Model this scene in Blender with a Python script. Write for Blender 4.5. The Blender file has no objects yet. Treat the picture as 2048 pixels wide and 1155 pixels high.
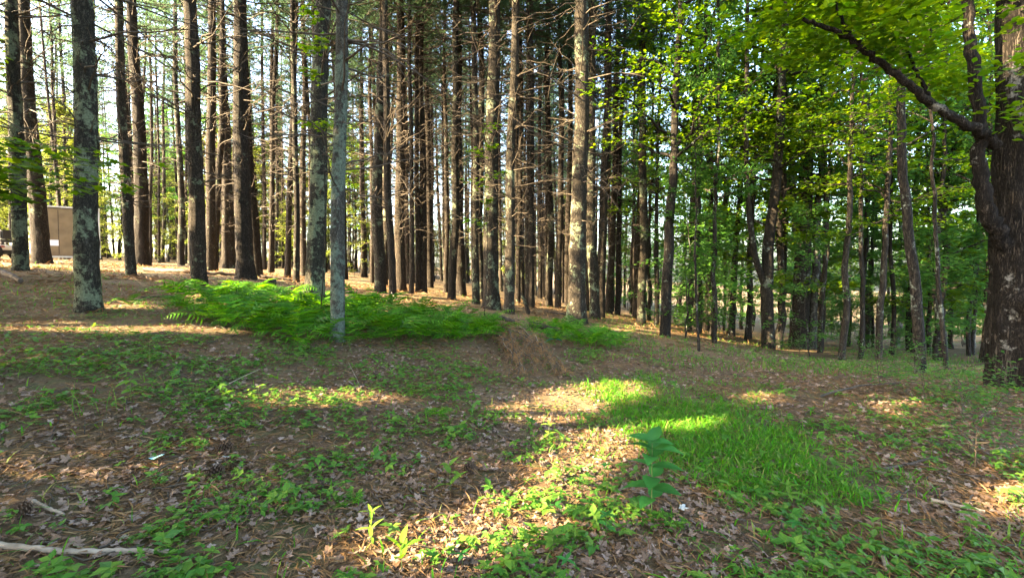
import bpy, math
import numpy as np
from mathutils import Vector, Euler

rng = np.random.default_rng(11)
scn = bpy.context.scene
COL = scn.collection

# ------------------------------------------------------------------ camera, sky, sun, exposure
FPX, CX, CY, PITCH, EYE = 960.0, 1024.0, 577.5, math.radians(1.95), 1.6
cam_d = bpy.data.cameras.new('camera'); cam = bpy.data.objects.new('camera', cam_d); COL.objects.link(cam)
cam.location = (0, 0, EYE); cam.rotation_euler = (math.pi / 2 - PITCH, 0, 0)
cam_d.sensor_width = 36; cam_d.lens = 36 * FPX / 2048; cam_d.clip_end = 600; cam_d.clip_start = 0.05
scn.camera = cam

SUN_EL = math.radians(26)
SUN_A = np.array([0.95, 0.31]); SUN_A /= np.linalg.norm(SUN_A)          # horizontal travel of the light
SUN_T = np.array([SUN_A[0] * math.cos(SUN_EL), SUN_A[1] * math.cos(SUN_EL), -math.sin(SUN_EL)])
w = bpy.data.worlds.new('World'); scn.world = w; w.use_nodes = True
nt = w.node_tree; bg = nt.nodes['Background']; sky = nt.nodes.new('ShaderNodeTexSky')
sky.sky_type = 'NISHITA'; sky.sun_disc = False; sky.sun_elevation = SUN_EL
sky.sun_rotation = math.atan2(-SUN_A[0], -SUN_A[1]); sky.dust_density = 4.0
nt.links.new(sky.outputs[0], bg.inputs[0]); bg.inputs[1].default_value = 0.11
sl = bpy.data.lights.new('sun', 'SUN'); sl.energy = 5.0; sl.angle = math.radians(0.5); sl.color = (1.0, 0.78, 0.46)
so = bpy.data.objects.new('sun', sl); COL.objects.link(so); so.location = (-20, -20, 20)
so.rotation_euler = Vector(SUN_T).to_track_quat('-Z', 'Y').to_euler()
scn.view_settings.view_transform = 'Standard'; scn.view_settings.look = 'None'
scn.view_settings.exposure = 4.25; scn.view_settings.gamma = 1.0
cy = scn.cycles
cy.max_bounces = 9; cy.diffuse_bounces = 8; cy.glossy_bounces = 2; cy.transmission_bounces = 6; cy.transparent_max_bounces = 4
cy.use_denoising = True; cy.denoiser = 'OPENIMAGEDENOISE'; cy.denoising_prefilter = 'NONE'; cy.denoising_input_passes = 'RGB_ALBEDO_NORMAL'; cy.sample_clamp_indirect = 1.0; cy.sample_clamp_direct = 0; cy.caustics_reflective = False; cy.caustics_refractive = False
cy.use_adaptive_sampling = False

# ------------------------------------------------------------------ pixel <-> world
FWD = np.array([0, math.cos(PITCH), -math.sin(PITCH)]); UP = np.array([0, math.sin(PITCH), math.cos(PITCH)])
CAM = np.array([0, 0, EYE])
def ray(px, py):
    return FWD + np.array([1., 0, 0]) * ((px - CX) / FPX) + UP * ((CY - py) / FPX)
def proj(P):
    d = P - CAM; zf = d @ FWD
    zf = np.where(np.abs(zf) < 1e-3, 1e-3, zf)
    return CX + FPX * d[..., 0] / zf, CY - FPX * (d @ UP) / zf, zf
def at(px, py, depth):
    r = ray(px, py); return CAM + r * (depth / r[1])

# terrain: a thin-plate spline through points read off the photograph
CTRL = []
for px, rows in {
    0: [(3, 985), (4, 805), (6, 668), (8.5, 590), (11, 545), (16, 524), (25, 516), (40, 512)],
    230: [(4, 805), (6, 672), (8.5, 602), (11, 560), (16, 535), (25, 523), (40, 520)],
    450: [(4, 855), (6, 705), (8, 632), (11.5, 573), (16, 550), (25, 535), (40, 528)],
    660: [(4, 890), (6, 742), (8, 672), (10, 620), (13, 587), (17, 567), (25, 552), (40, 540)],
    850: [(3.2, 1020), (6, 765), (9, 672), (13, 612), (18, 585), (25, 570), (40, 556)],
    1024: [(3.2, 1020), (6, 777), (9, 690), (13, 630), (18, 605), (25, 590), (40, 575)],
    1180: [(3.2, 1022), (6, 790), (9, 702), (13, 648), (18, 626), (25, 614), (40, 605)],
    1330: [(3.2, 1022), (6, 798), (9, 722), (13, 672), (18, 650), (25, 638), (40, 630)],
    1500: [(3.2, 1022), (6, 800), (9, 738), (13, 700), (18, 684), (25, 670), (40, 655)],
    1750: [(3.2, 1022), (6, 805), (9, 750), (13, 722), (18, 708), (25, 695), (40, 680)],
    2020: [(3.2, 1022), (6.6, 778), (9, 752), (13, 735), (18, 718), (25, 702), (40, 690)],
}.items():
    for d, py in rows: CTRL.append(at(px, py, d))
for x, y, z in [(0, 0, 0), (-2, .5, .1), (2, .5, 0), (-6, 0, .55), (6, 0, 0), (0, -8, 0), (-14, -6, .9), (14, -6, -.4), (-25, 0, 2.0), (25, 0, -1.5),
                (0, -30, 0), (-60, -30, 2), (60, -30, -3), (-90, 80, 5), (-40, 90, 3.6), (0, 90, .6), (40, 90, -5), (95, 90, -8), (0, 200, 2), (-200, 200, 6),
                (200, 200, -8), (-200, -150, 3), (200, -150, -4), (-22, 14, 2.5), (22, 10, -1.0), (0, -150, 0)]:
    CTRL.append(np.array([x, y, z]))
CTRL = np.array(CTRL, float)
def _U(r2): return np.where(r2 > 1e-12, r2 * np.log(np.maximum(r2, 1e-12)), 0.0)
_n = len(CTRL)
_K = _U(((CTRL[:, None, :2] - CTRL[None, :, :2]) ** 2).sum(-1)) + np.eye(_n) * 1.5
_P = np.c_[np.ones(_n), CTRL[:, :2]]
_A = np.block([[_K, _P], [_P.T, np.zeros((3, 3))]])
_S = np.linalg.solve(_A, np.r_[CTRL[:, 2], 0, 0, 0])
def hash3(i, j, k):
    h = (i.astype(np.int64) * 374761393 + j.astype(np.int64) * 668265263 + k.astype(np.int64) * 2147483647 * 31) & 0x7fffffff
    h = ((h ^ (h >> 13)) * 1274126177) & 0x7fffffff
    return ((h ^ (h >> 16)) & 0xffff) / 65535.0
def vnoise(P):
    P = np.asarray(P, float); I = np.floor(P).astype(np.int64); f = P - I; f = f * f * (3 - 2 * f)
    o = 0
    for a in (0, 1):
        for b in (0, 1):
            for c in (0, 1):
                wgt = (f[..., 0] if a else 1 - f[..., 0]) * (f[..., 1] if b else 1 - f[..., 1]) * (f[..., 2] if c else 1 - f[..., 2])
                o = o + wgt * hash3(I[..., 0] + a, I[..., 1] + b, I[..., 2] + c)
    return o
def fbm(P, oct=3):
    o, a, t = 0, 1., 0.
    for i in range(oct):
        o = o + a * vnoise(P * 2 ** i + 17.3 * i); t += a; a *= .5
    return o / t
def Hh(x, y):
    x = np.asarray(x, float); y = np.asarray(y, float); sh = x.shape; x = x.ravel(); y = y.ravel()
    out = np.empty(len(x))
    for s in range(0, len(x), 20000):
        xs, ys = x[s:s + 20000], y[s:s + 20000]
        r2 = (xs[:, None] - CTRL[None, :, 0]) ** 2 + (ys[:, None] - CTRL[None, :, 1]) ** 2
        out[s:s + 20000] = _U(r2) @ _S[:_n] + _S[_n] + _S[_n + 1] * xs + _S[_n + 2] * ys
    q = np.stack([x, y, 0 * x], -1)
    out = out + (fbm(q * 1.3, 3) - .5) * .07 + (fbm(q * .35 + 50, 2) - .5) * .16
    return out.reshape(sh)
def ground(px, py):
    """the point of the terrain seen at a pixel"""
    r = ray(px, py); ts = np.concatenate([np.arange(1.5, 20, .03), np.arange(20, 70, .15)]) / r[1]
    P = CAM + r * ts[:, None]; below = P[:, 2] < Hh(P[:, 0], P[:, 1])
    i = int(np.argmax(below)) if below.any() else len(ts) - 1
    p = P[i].copy(); p[2] = float(Hh(p[:1], p[1:2])[0]); return p

# ------------------------------------------------------------------ mesh helpers
def mk(name, parts, mats, smooth=True):
    """parts: (verts (n,3), faces (m,k), material index); one mesh"""
    V, nv = [], 0; LV, LS, MI, ls = [], [], [], 0
    for v, f, mi in parts:
        v = np.asarray(v, float).reshape(-1, 3); f = np.asarray(f, np.int64)
        V.append(v); LV.append((f + nv).ravel()); k = f.shape[1]
        LS.append(ls + np.arange(len(f)) * k); MI.append(np.full(len(f), mi)); ls += f.size; nv += len(v)
    V = np.concatenate(V); LV = np.concatenate(LV); LS = np.concatenate(LS); MI = np.concatenate(MI)
    me = bpy.data.meshes.new(name)
    me.vertices.add(len(V)); me.vertices.foreach_set('co', V.astype(np.float32).ravel())
    me.loops.add(len(LV)); me.loops.foreach_set('vertex_index', LV.astype(np.int32))
    me.polygons.add(len(LS)); me.polygons.foreach_set('loop_start', LS.astype(np.int32))
    me.polygons.foreach_set('material_index', MI.astype(np.int32))
    me.polygons.foreach_set('use_smooth', np.full(len(LS), smooth, bool))
    for m in mats: me.materials.append(m)
    me.update(calc_edges=True)
    return me
def obj(name, me, parent=None, loc=(0, 0, 0), kind=None, label=None):
    o = bpy.data.objects.new(name, me); COL.objects.link(o); o.location = loc
    if parent: o.parent = parent
    if kind: o['kind'] = kind
    if label: o['label'] = label
    return o
def tag(o, label, cat, group=None):
    o['label'] = label; o['category'] = cat
    if group: o['group'] = group
    return o
def thing(name, label, cat, loc=(0, 0, 0), group=None, rz=0.):
    o = bpy.data.objects.new(name, None); COL.objects.link(o); o.location = loc; o.rotation_euler = (0, 0, rz)
    o.empty_display_size = .2
    return tag(o, label, cat, group)
def dup(root, loc, rz=0., s=(1, 1, 1), label=None, group=None, tilt=(0, 0)):
    r = root.copy(); COL.objects.link(r); r.location = loc; r.rotation_euler = (tilt[0], tilt[1], rz); r.scale = s
    if label: r['label'] = label
    if group: r['group'] = group
    for ch in list(root.children):
        c = ch.copy(); COL.objects.link(c); c.parent = r
    return r
def tubes(paths, rad, sides=4, cap=False):
    """paths (B,n,3), radii (B,n) -> verts, quads"""
    paths = np.asarray(paths, float); rad = np.asarray(rad, float); B, n, _ = paths.shape
    T = np.gradient(paths, axis=1); T /= np.linalg.norm(T, axis=2, keepdims=True) + 1e-9
    ref = np.where(np.abs(T[:, :1, 2:3]) > .75, np.array([1., 0, 0]), np.array([0, 0, 1.])) * np.ones((B, n, 1))
    N = np.cross(T, ref); N /= np.linalg.norm(N, axis=2, keepdims=True) + 1e-9
    Bn = np.cross(T, N)
    th = np.arange(sides) * 2 * np.pi / sides
    V = paths[:, :, None, :] + rad[:, :, None, None] * (np.cos(th)[None, None, :, None] * N[:, :, None, :] + np.sin(th)[None, None, :, None] * Bn[:, :, None, :])
    idx = np.arange(B * n * sides).reshape(B, n, sides)
    a = idx[:, :-1, :]; b = np.roll(a, -1, 2); d = idx[:, 1:, :]; c = np.roll(d, -1, 2)
    return V.reshape(-1, 3), np.stack([a, b, c, d], -1).reshape(-1, 4)
def rotz(yaw):
    c, s, z, o = np.cos(yaw), np.sin(yaw), 0 * yaw, 0 * yaw + 1
    return np.stack([np.stack([c, -s, z], -1), np.stack([s, c, z], -1), np.stack([z, z, o], -1)], -2)
def frames(fwd, up):
    """rotation whose local Y runs along fwd and local Z as near up as it can"""
    f = fwd / (np.linalg.norm(fwd, axis=-1, keepdims=True) + 1e-9)
    r = np.cross(f, up); r /= np.linalg.norm(r, axis=-1, keepdims=True) + 1e-9
    return np.stack([r, f, np.cross(r, f)], -1)
def stamp(tv, tf, R, P, S):
    """copies of a small template at many places, merged"""
    tv = np.asarray(tv, float); tf = np.asarray(tf, np.int64); N = len(P); S = np.asarray(S, float).reshape(N, 1, -1)
    V = np.einsum('nij,nkj->nki', R, tv[None] * S) + P[:, None, :]
    F = tf[None] + (np.arange(N) * len(tv))[:, None, None]
    return V.reshape(-1, 3), F.reshape(-1, tf.shape[1])
def tilted(yaw, tilt, r=rng):
    """random leaf frames: yaw about Z and a random tilt of size tilt"""
    n = len(yaw); up = np.stack([r.normal(0, tilt, n), r.normal(0, tilt, n), np.ones(n)], -1)
    return frames(np.stack([np.cos(yaw), np.sin(yaw), r.normal(0, tilt, n)], -1), up)

# ------------------------------------------------------------------ materials
def newmat(name):
    m = bpy.data.materials.new(name); m.use_nodes = True; t = m.node_tree
    for n in list(t.nodes): t.nodes.remove(n)
    return m, t, (lambda ty: t.nodes.new(ty)), t.links.new
def ramp(N, stops, interp='LINEAR'):
    r = N('ShaderNodeValToRGB'); r.color_ramp.interpolation = interp
    while len(r.color_ramp.elements) < len(stops): r.color_ramp.elements.new(.5)
    for e, (p, c) in zip(r.color_ramp.elements, stops): e.position = p; e.color = (*c, 1) if len(c) == 3 else c
    return r
def leafmat(name, cols, trans=.4, rough=.6, objvar=.25, spec=.12):
    """thin foliage: colour varies from leaf to leaf and from plant to plant, light passes through"""
    m, t, N, L = newmat(name)
    geo = N('ShaderNodeNewGeometry'); oi = N('ShaderNodeObjectInfo')
    r = ramp(N, [(i / max(1, len(cols) - 1), c) for i, c in enumerate(cols)])
    L(geo.outputs['Random Per Island'], r.inputs[0])
    hs = N('ShaderNodeHueSaturation'); L(r.outputs[0], hs.inputs['Color'])
    mp = N('ShaderNodeMapRange'); mp.inputs['To Min'].default_value = 1 - objvar; mp.inputs['To Max'].default_value = 1 + objvar
    L(oi.outputs['Random'], mp.inputs['Value']); L(mp.outputs[0], hs.inputs['Value'])
    p = N('ShaderNodeBsdfPrincipled'); p.inputs['Roughness'].default_value = rough; p.inputs['Specular IOR Level'].default_value = spec
    tr = N('ShaderNodeBsdfTranslucent'); hs2 = N('ShaderNodeHueSaturation')
    hs2.inputs['Hue'].default_value = .485; hs2.inputs['Saturation'].default_value = 1.1; hs2.inputs['Value'].default_value = 1.5
    L(hs.outputs[0], p.inputs['Base Color']); L(hs.outputs[0], hs2.inputs['Color']); L(hs2.outputs[0], tr.inputs['Color'])
    mx = N('ShaderNodeMixShader'); mx.inputs[0].default_value = trans
    L(p.outputs[0], mx.inputs[1]); L(tr.outputs[0], mx.inputs[2])
    o = N('ShaderNodeOutputMaterial'); L(mx.outputs[0], o.inputs[0]); return m
def barkmat(name, dark, mid, light, lichen=.0, lcol=(.125, .145, .092), plates=9., zs=.3, bump=.7, warp=.16):
    m, t, N, L = newmat(name)
    tc = N('ShaderNodeTexCoord'); oi = N('ShaderNodeObjectInfo')
    off = N('ShaderNodeVectorMath'); off.operation = 'MULTIPLY_ADD'
    cmb = N('ShaderNodeCombineXYZ'); L(oi.outputs['Random'], cmb.inputs[2]); L(cmb.outputs[0], off.inputs[0])
    off.inputs[1].default_value = (0, 0, 40); L(tc.outputs['Object'], off.inputs[2])
    mp = N('ShaderNodeMapping'); mp.inputs['Scale'].default_value = (1, 1, zs); L(off.outputs[0], mp.inputs['Vector'])
    n1 = N('ShaderNodeTexNoise'); n1.inputs['Scale'].default_value = plates * 2; n1.inputs['Detail'].default_value = 7; n1.inputs['Roughness'].default_value = .65
    L(mp.outputs[0], n1.inputs['Vector'])
    vo = N('ShaderNodeTexVoronoi'); vo.feature = 'DISTANCE_TO_EDGE'; vo.inputs['Scale'].default_value = plates * 2.2
    wv = N('ShaderNodeMixRGB'); wv.blend_type = 'LINEAR_LIGHT'; wv.inputs[0].default_value = warp; L(mp.outputs[0], wv.inputs[1]); L(n1.outputs['Color'], wv.inputs[2])
    L(wv.outputs[0], vo.inputs['Vector'])
    fr = ramp(N, [(0, (0, 0, 0)), (.22, (1, 1, 1))]); L(vo.outputs['Distance'], fr.inputs[0])
    mul = N('ShaderNodeMath'); mul.operation = 'MULTIPLY'; L(fr.outputs[0], mul.inputs[0]); L(n1.outputs['Fac'], mul.inputs[1])
    cr = ramp(N, [(.08, dark), (.42, mid), (.75, light)]); L(mul.outputs[0], cr.inputs[0])
    # lichen in blotches
    n2 = N('ShaderNodeTexNoise'); n2.inputs['Scale'].default_value = 11; n2.inputs['Detail'].default_value = 7; n2.inputs['Roughness'].default_value = .7; L(off.outputs[0], n2.inputs['Vector'])
    n3 = N('ShaderNodeTexNoise'); n3.inputs['Scale'].default_value = 2.2; n3.inputs['Detail'].default_value = 2; L(off.outputs[0], n3.inputs['Vector'])
    ad = N('ShaderNodeMath'); ad.operation = 'MULTIPLY_ADD'; L(n3.outputs['Fac'], ad.inputs[0]); ad.inputs[1].default_value = .9; L(n2.outputs['Fac'], ad.inputs[2])
    ad2 = N('ShaderNodeMath'); ad2.operation = 'MULTIPLY'; ad2.inputs[1].default_value = .75; L(ad.outputs[0], ad2.inputs[0])
    th = (1.175 - .235 * lichen) * .75
    lr = ramp(N, [(min(.99, max(0, th - .03)), (0, 0, 0)), (min(1, th + .03), (1, 1, 1))]); L(ad2.outputs[0], lr.inputs[0])
    lc = ramp(N, [(.3, tuple(c * .6 for c in lcol)), (.7, tuple(c * 1.25 for c in lcol))]); n4 = N('ShaderNodeTexNoise'); n4.inputs['Scale'].default_value = 40; L(off.outputs[0], n4.inputs['Vector']); L(n4.outputs['Fac'], lc.inputs[0])
    mx = N('ShaderNodeMixRGB'); L(lr.outputs[0], mx.inputs[0]); L(cr.outputs[0], mx.inputs[1]); L(lc.outputs[0], mx.inputs[2])
    hs = N('ShaderNodeHueSaturation'); mr = N('ShaderNodeMapRange'); mr.inputs['To Min'].default_value = .75; mr.inputs['To Max'].default_value = 1.3
    L(oi.outputs['Random'], mr.inputs['Value']); L(mr.outputs[0], hs.inputs['Value']); L(mx.outputs[0], hs.inputs['Color'])
    p = N('ShaderNodeBsdfPrincipled'); p.inputs['Roughness'].default_value = .9; p.inputs['Specular IOR Level'].default_value = .15
    L(hs.outputs[0], p.inputs['Base Color'])
    hsum = N('ShaderNodeMath'); hsum.operation = 'MULTIPLY_ADD'; L(lr.outputs[0], hsum.inputs[0]); hsum.inputs[1].default_value = .25; L(mul.outputs[0], hsum.inputs[2])
    b = N('ShaderNodeBump'); b.inputs['Strength'].default_value = bump; b.inputs['Distance'].default_value = .03; L(hsum.outputs[0], b.inputs['Height']); L(b.outputs[0], p.inputs['Normal'])
    o = N('ShaderNodeOutputMaterial'); L(p.outputs[0], o.inputs[0]); return m
def plainmat(name, c1, c2, scale=20., rough=.8, spec=.2, metal=0.):
    m, t, N, L = newmat(name)
    tc = N('ShaderNodeTexCoord'); n = N('ShaderNodeTexNoise'); n.inputs['Scale'].default_value = scale; n.inputs['Detail'].default_value = 5; L(tc.outputs['Object'], n.inputs['Vector'])
    r = ramp(N, [(.3, c1), (.7, c2)]); L(n.outputs['Fac'], r.inputs[0])
    p = N('ShaderNodeBsdfPrincipled'); p.inputs['Roughness'].default_value = rough; p.inputs['Specular IOR Level'].default_value = spec; p.inputs['Metallic'].default_value = metal
    L(r.outputs[0], p.inputs['Base Color']); b = N('ShaderNodeBump'); b.inputs['Strength'].default_value = .3; b.inputs['Distance'].default_value = .01; L(n.outputs['Fac'], b.inputs['Height']); L(b.outputs[0], p.inputs['Normal'])
    o = N('ShaderNodeOutputMaterial'); L(p.outputs[0], o.inputs[0]); return m

BARK = [barkmat('pine bark', (.010, .008, .006), (.040, .031, .023), (.095, .075, .056), .05),
        barkmat('pine bark with lichen', (.010, .008, .006), (.038, .031, .023), (.088, .073, .055), .40),
        barkmat('pine bark thick with lichen', (.010, .009, .007), (.036, .032, .024), (.08, .073, .056), .74),
        barkmat('pale lichen bark', (.03, .028, .023), (.10, .095, .08), (.18, .17, .15), .95, (.145, .185, .145))]
BARK_HW = barkmat('hardwood bark', (.010, .008, .007), (.034, .028, .021), (.075, .062, .048), .12, (.18, .20, .16), 7., .22)
BARK_BEECH = barkmat('pale smooth bark', (.03, .027, .023), (.085, .08, .068), (.16, .15, .13), .5, (.17, .18, .155), 4., .5, .25)
BARK_OLD = barkmat('old maple bark', (.008, .006, .005), (.027, .021, .016), (.068, .056, .045), .10, (.20, .19, .17), 6., .10, 1., .35)
DEADWOOD = plainmat('dead branch wood', (.03, .023, .017), (.085, .067, .048), 15)
BLEACHED = plainmat('bleached wood', (.15, .115, .08), (.30, .24, .18), 14)
TWIG = plainmat('grey brown twig', (.08, .062, .044), (.20, .16, .12), 20)
LOGWOOD = plainmat('rotting wood', (.03, .022, .016), (.10, .075, .055), 9)
NEEDLE = leafmat('pine needles', [(.045, .085, .045), (.06, .115, .055), (.085, .135, .055), (.06, .12, .08)], .4, .5, .2)
LEAF = leafmat('broad leaves', [(.055, .125, .012), (.08, .165, .016), (.105, .185, .018), (.15, .215, .02), (.065, .145, .02)], .62, .45, .3)
LEAF_COOL = leafmat('understory leaves', [(.045, .135, .03), (.065, .165, .035), (.09, .19, .035), (.07, .17, .045)], .62, .45, .3)
LEAF_SUNLIT = leafmat('leaves painted sunlit', [(.13, .17, .03), (.17, .20, .045), (.10, .16, .03), (.20, .21, .07)], .5, .45, .3)  # sunlit glow put into a paler, yellower leaf colour
FERN = leafmat('fern fronds', [(.025, .09, .008), (.05, .17, .010), (.10, .22, .014), (.06, .19, .012), (.03, .11, .008), (.14, .19, .03)], .42, .5, .22)
GRASS = leafmat('grass blades', [(.028, .14, .006), (.045, .18, .008), (.065, .21, .010), (.11, .23, .015), (.035, .15, .01), (.20, .19, .06)], .4, .45, .1)
COVER = leafmat('creeping leaves', [(.04, .12, .016), (.055, .155, .02), (.085, .185, .025), (.13, .22, .03), (.055, .14, .035)], .4, .5, .1)
HERB = leafmat('herb leaves', [(.03, .135, .03), (.04, .165, .035), (.065, .19, .03)], .38, .4, .2)
HERB_Y = leafmat('yellow green leaves', [(.10, .20, .02), (.13, .24, .025), (.09, .19, .03)], .4, .45, .15)
STEM = plainmat('green stem', (.08, .12, .03), (.12, .16, .05), 30)
LITTER = leafmat('dead leaves', [(.09, .052, .031), (.15, .095, .060), (.20, .14, .105), (.14, .078, .042), (.27, .20, .16), (.065, .04, .026)], .12, .7, .1, .15)
DRYNEEDLE = leafmat('dry needles', [(.15, .083, .034), (.20, .115, .048), (.12, .066, .030), (.26, .165, .078)], .1, .7, .15, .15)
RUSTNEEDLE = leafmat('rust brown needles', [(.10, .075, .045), (.16, .11, .06), (.30, .16, .06), (.13, .10, .065)], .2, .7, .15, .15)

def groundmat():
    m, t, N, L = newmat('forest floor')
    geo = N('ShaderNodeNewGeometry'); at_ = N('ShaderNodeAttribute'); at_.attribute_name = 'needle'  # also carries the blob painted for the sun patch
    def nz(s, d=6, r=.6):
        n = N('ShaderNodeTexNoise'); n.inputs['Scale'].default_value = s; n.inputs['Detail'].default_value = d; n.inputs['Roughness'].default_value = r; L(geo.outputs['Position'], n.inputs['Vector']); return n
    big, mid, fine, sp = nz(.9), nz(5), nz(28, 8, .75), nz(90, 4, .7)
    duff = ramp(N, [(.25, (.032, .020, .013)), (.5, (.09, .056, .033)), (.75, (.165, .108, .066))]); L(fine.outputs['Fac'], duff.inputs[0])
    ndl = ramp(N, [(.30, (.055, .036, .022)), (.5, (.165, .11, .064)), (.70, (.33, .24, .145))])
    nm = N('ShaderNodeMath'); nm.operation = 'MULTIPLY_ADD'; L(mid.outputs['Fac'], nm.inputs[0]); nm.inputs[1].default_value = .7; L(fine.outputs['Fac'], nm.inputs[2])
    nm2 = N('ShaderNodeMath'); nm2.operation = 'MULTIPLY'; L(nm.outputs[0], nm2.inputs[0]); nm2.inputs[1].default_value = .59; L(nm2.outputs[0], ndl.inputs[0])
    mx = N('ShaderNodeMixRGB'); L(at_.outputs['Fac'], mx.inputs[0]); L(duff.outputs[0], mx.inputs[1]); L(ndl.outputs[0], mx.inputs[2])
    moss = ramp(N, [(.3, (.03, .045, .012)), (.7, (.075, .11, .03))]); L(sp.outputs['Fac'], moss.inputs[0])
    ms = N('ShaderNodeMath'); ms.operation = 'MULTIPLY'; mr = ramp(N, [(.46, (0, 0, 0)), (.62, (1, 1, 1))]); L(mid.outputs['Fac'], mr.inputs[0])
    br = ramp(N, [(.4, (.12,) * 3), (.62, (.75,) * 3)]); L(big.outputs['Fac'], br.inputs[0]); L(mr.outputs[0], ms.inputs[0]); L(br.outputs[0], ms.inputs[1])
    mx2 = N('ShaderNodeMixRGB'); L(ms.outputs[0], mx2.inputs[0]); L(mx.outputs[0], mx2.inputs[1]); L(moss.outputs[0], mx2.inputs[2])
    p = N('ShaderNodeBsdfPrincipled'); p.inputs['Roughness'].default_value = .95; p.inputs['Specular IOR Level'].default_value = .1
    L(mx2.outputs[0], p.inputs['Base Color'])
    hm = N('ShaderNodeMath'); hm.operation = 'ADD'; L(fine.outputs['Fac'], hm.inputs[0]); L(sp.outputs['Fac'], hm.inputs[1])
    b = N('ShaderNodeBump'); b.inputs['Strength'].default_value = .8; b.inputs['Distance'].default_value = .03; L(hm.outputs[0], b.inputs['Height']); L(b.outputs[0], p.inputs['Normal'])
    o = N('ShaderNodeOutputMaterial'); L(p.outputs[0], o.inputs[0]); return m

# ------------------------------------------------------------------ ground: one sheet
def smooth01(a, b, x): t_ = np.clip((x - a) / (b - a), 0, 1); return t_ * t_ * (3 - 2 * t_)
xs = np.concatenate([np.arange(-210, -22, 6), np.arange(-22, -9, .4), np.arange(-9, 10, .13), np.arange(10, 24, .4), np.arange(24, 211, 6)])
ys = np.concatenate([np.arange(-160, -4, 6), np.arange(-4, 1, .5), np.arange(1, 13, .13), np.arange(13, 30, .35), np.arange(30, 60, 1.5), np.arange(60, 211, 6)])
GX, GY = np.meshgrid(xs, ys); GZ = Hh(GX, GY)
idx = np.arange(GX.size).reshape(GX.shape)
gf = np.stack([idx[:-1, :-1], idx[:-1, 1:], idx[1:, 1:], idx[1:, :-1]], -1).reshape(-1, 4)
gme = mk('ground', [(np.stack([GX, GY, GZ], -1).reshape(-1, 3), gf, 0)], [groundmat()])
# how much of the floor is pine needles: the plantation behind a line, plus random patches and a pale blob painted to brighten the sun patch
line = smooth01(-1.5, 2.5, GY - (9.0 + .35 * GX)) * smooth01(6, 2, GX - .12 * GY)
needle_sun = np.clip(.36 + .7 * np.exp(-(((GX - .85) / 1.3) ** 2 + ((GY - 5.9) / .9) ** 2)) + .75 * line + .5 * (fbm(np.stack([GX, GY, 0 * GX], -1) * .8, 3) - .5), 0, 1)
a_ = gme.attributes.new('needle', 'FLOAT', 'POINT'); a_.data.foreach_set('value', needle_sun.ravel().astype(np.float32))
obj('ground', gme, kind='structure')

# ------------------------------------------------------------------ trees: generators
def trunk_geo(path, rad, sides=20, rough=.07, flare=.55, lobes=5, seed=0, node=.0):
    """tapered trunk with a root flare, bark relief and branch whorl rings; path in local metres"""
    path = np.asarray(path, float); n = len(path)
    r = np.asarray(rad, float).copy(); z = path[:, 2] - path[0, 2]
    V, F = tubes(path[None], np.ones((1, n)), sides)
    V = V.reshape(n, sides, 3) - path[:, None, :]
    th = np.arange(sides) * 2 * np.pi / sides
    fl = 1 + flare * np.exp(-np.maximum(z, 0) / (1.6 * rad[0]))[:, None] * (.75 + .5 * np.cos(lobes * th + seed)[None, :] * np.cos(2 * th + seed * 2)[None, :] + .25)
    q = np.stack([np.cos(th)[None, :] * np.ones((n, 1)) * 2.2 + seed * 3.1, np.sin(th)[None, :] * np.ones((n, 1)) * 2.2, z[:, None] * 1.7 * np.ones((1, sides))], -1)
    q2 = q * np.array([2.6, 2.6, 2.2])
    rel = 1 + rough * 2 * (fbm(q, 2) - .5) + rough * (vnoise(q2) - .5)
    if node: rel = rel + node * np.exp(-(((z + seed * .37) % .52 - .26) / .05) ** 2)[:, None]
    V = V * (r[:, None] * fl * rel)[..., None] + path[:, None, :]
    return V.reshape(-1, 3), F
def axis_path(p0, p1, height, n, curve=.0, seed=0):
    """from p0 through p1 (world offsets), on to the height, with a slow wander"""
    d = (p1 - p0) / (p1[2] - p0[2]); z = np.linspace(0, 1, n) ** 1.25 * (height + .35) - .35
    r = np.random.default_rng(seed); ph = r.uniform(0, 6.28, 4)
    off = curve * np.stack([np.sin(z * .55 + ph[0]) - np.sin(ph[0]) + .4 * np.sin(z * 1.4 + ph[1]) - .4 * np.sin(ph[1]), np.sin(z * .5 + ph[2]) - np.sin(ph[2]), 0 * z], -1) * smooth01(0, 3, z)[:, None]
    return d[None] * z[:, None] + off
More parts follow.
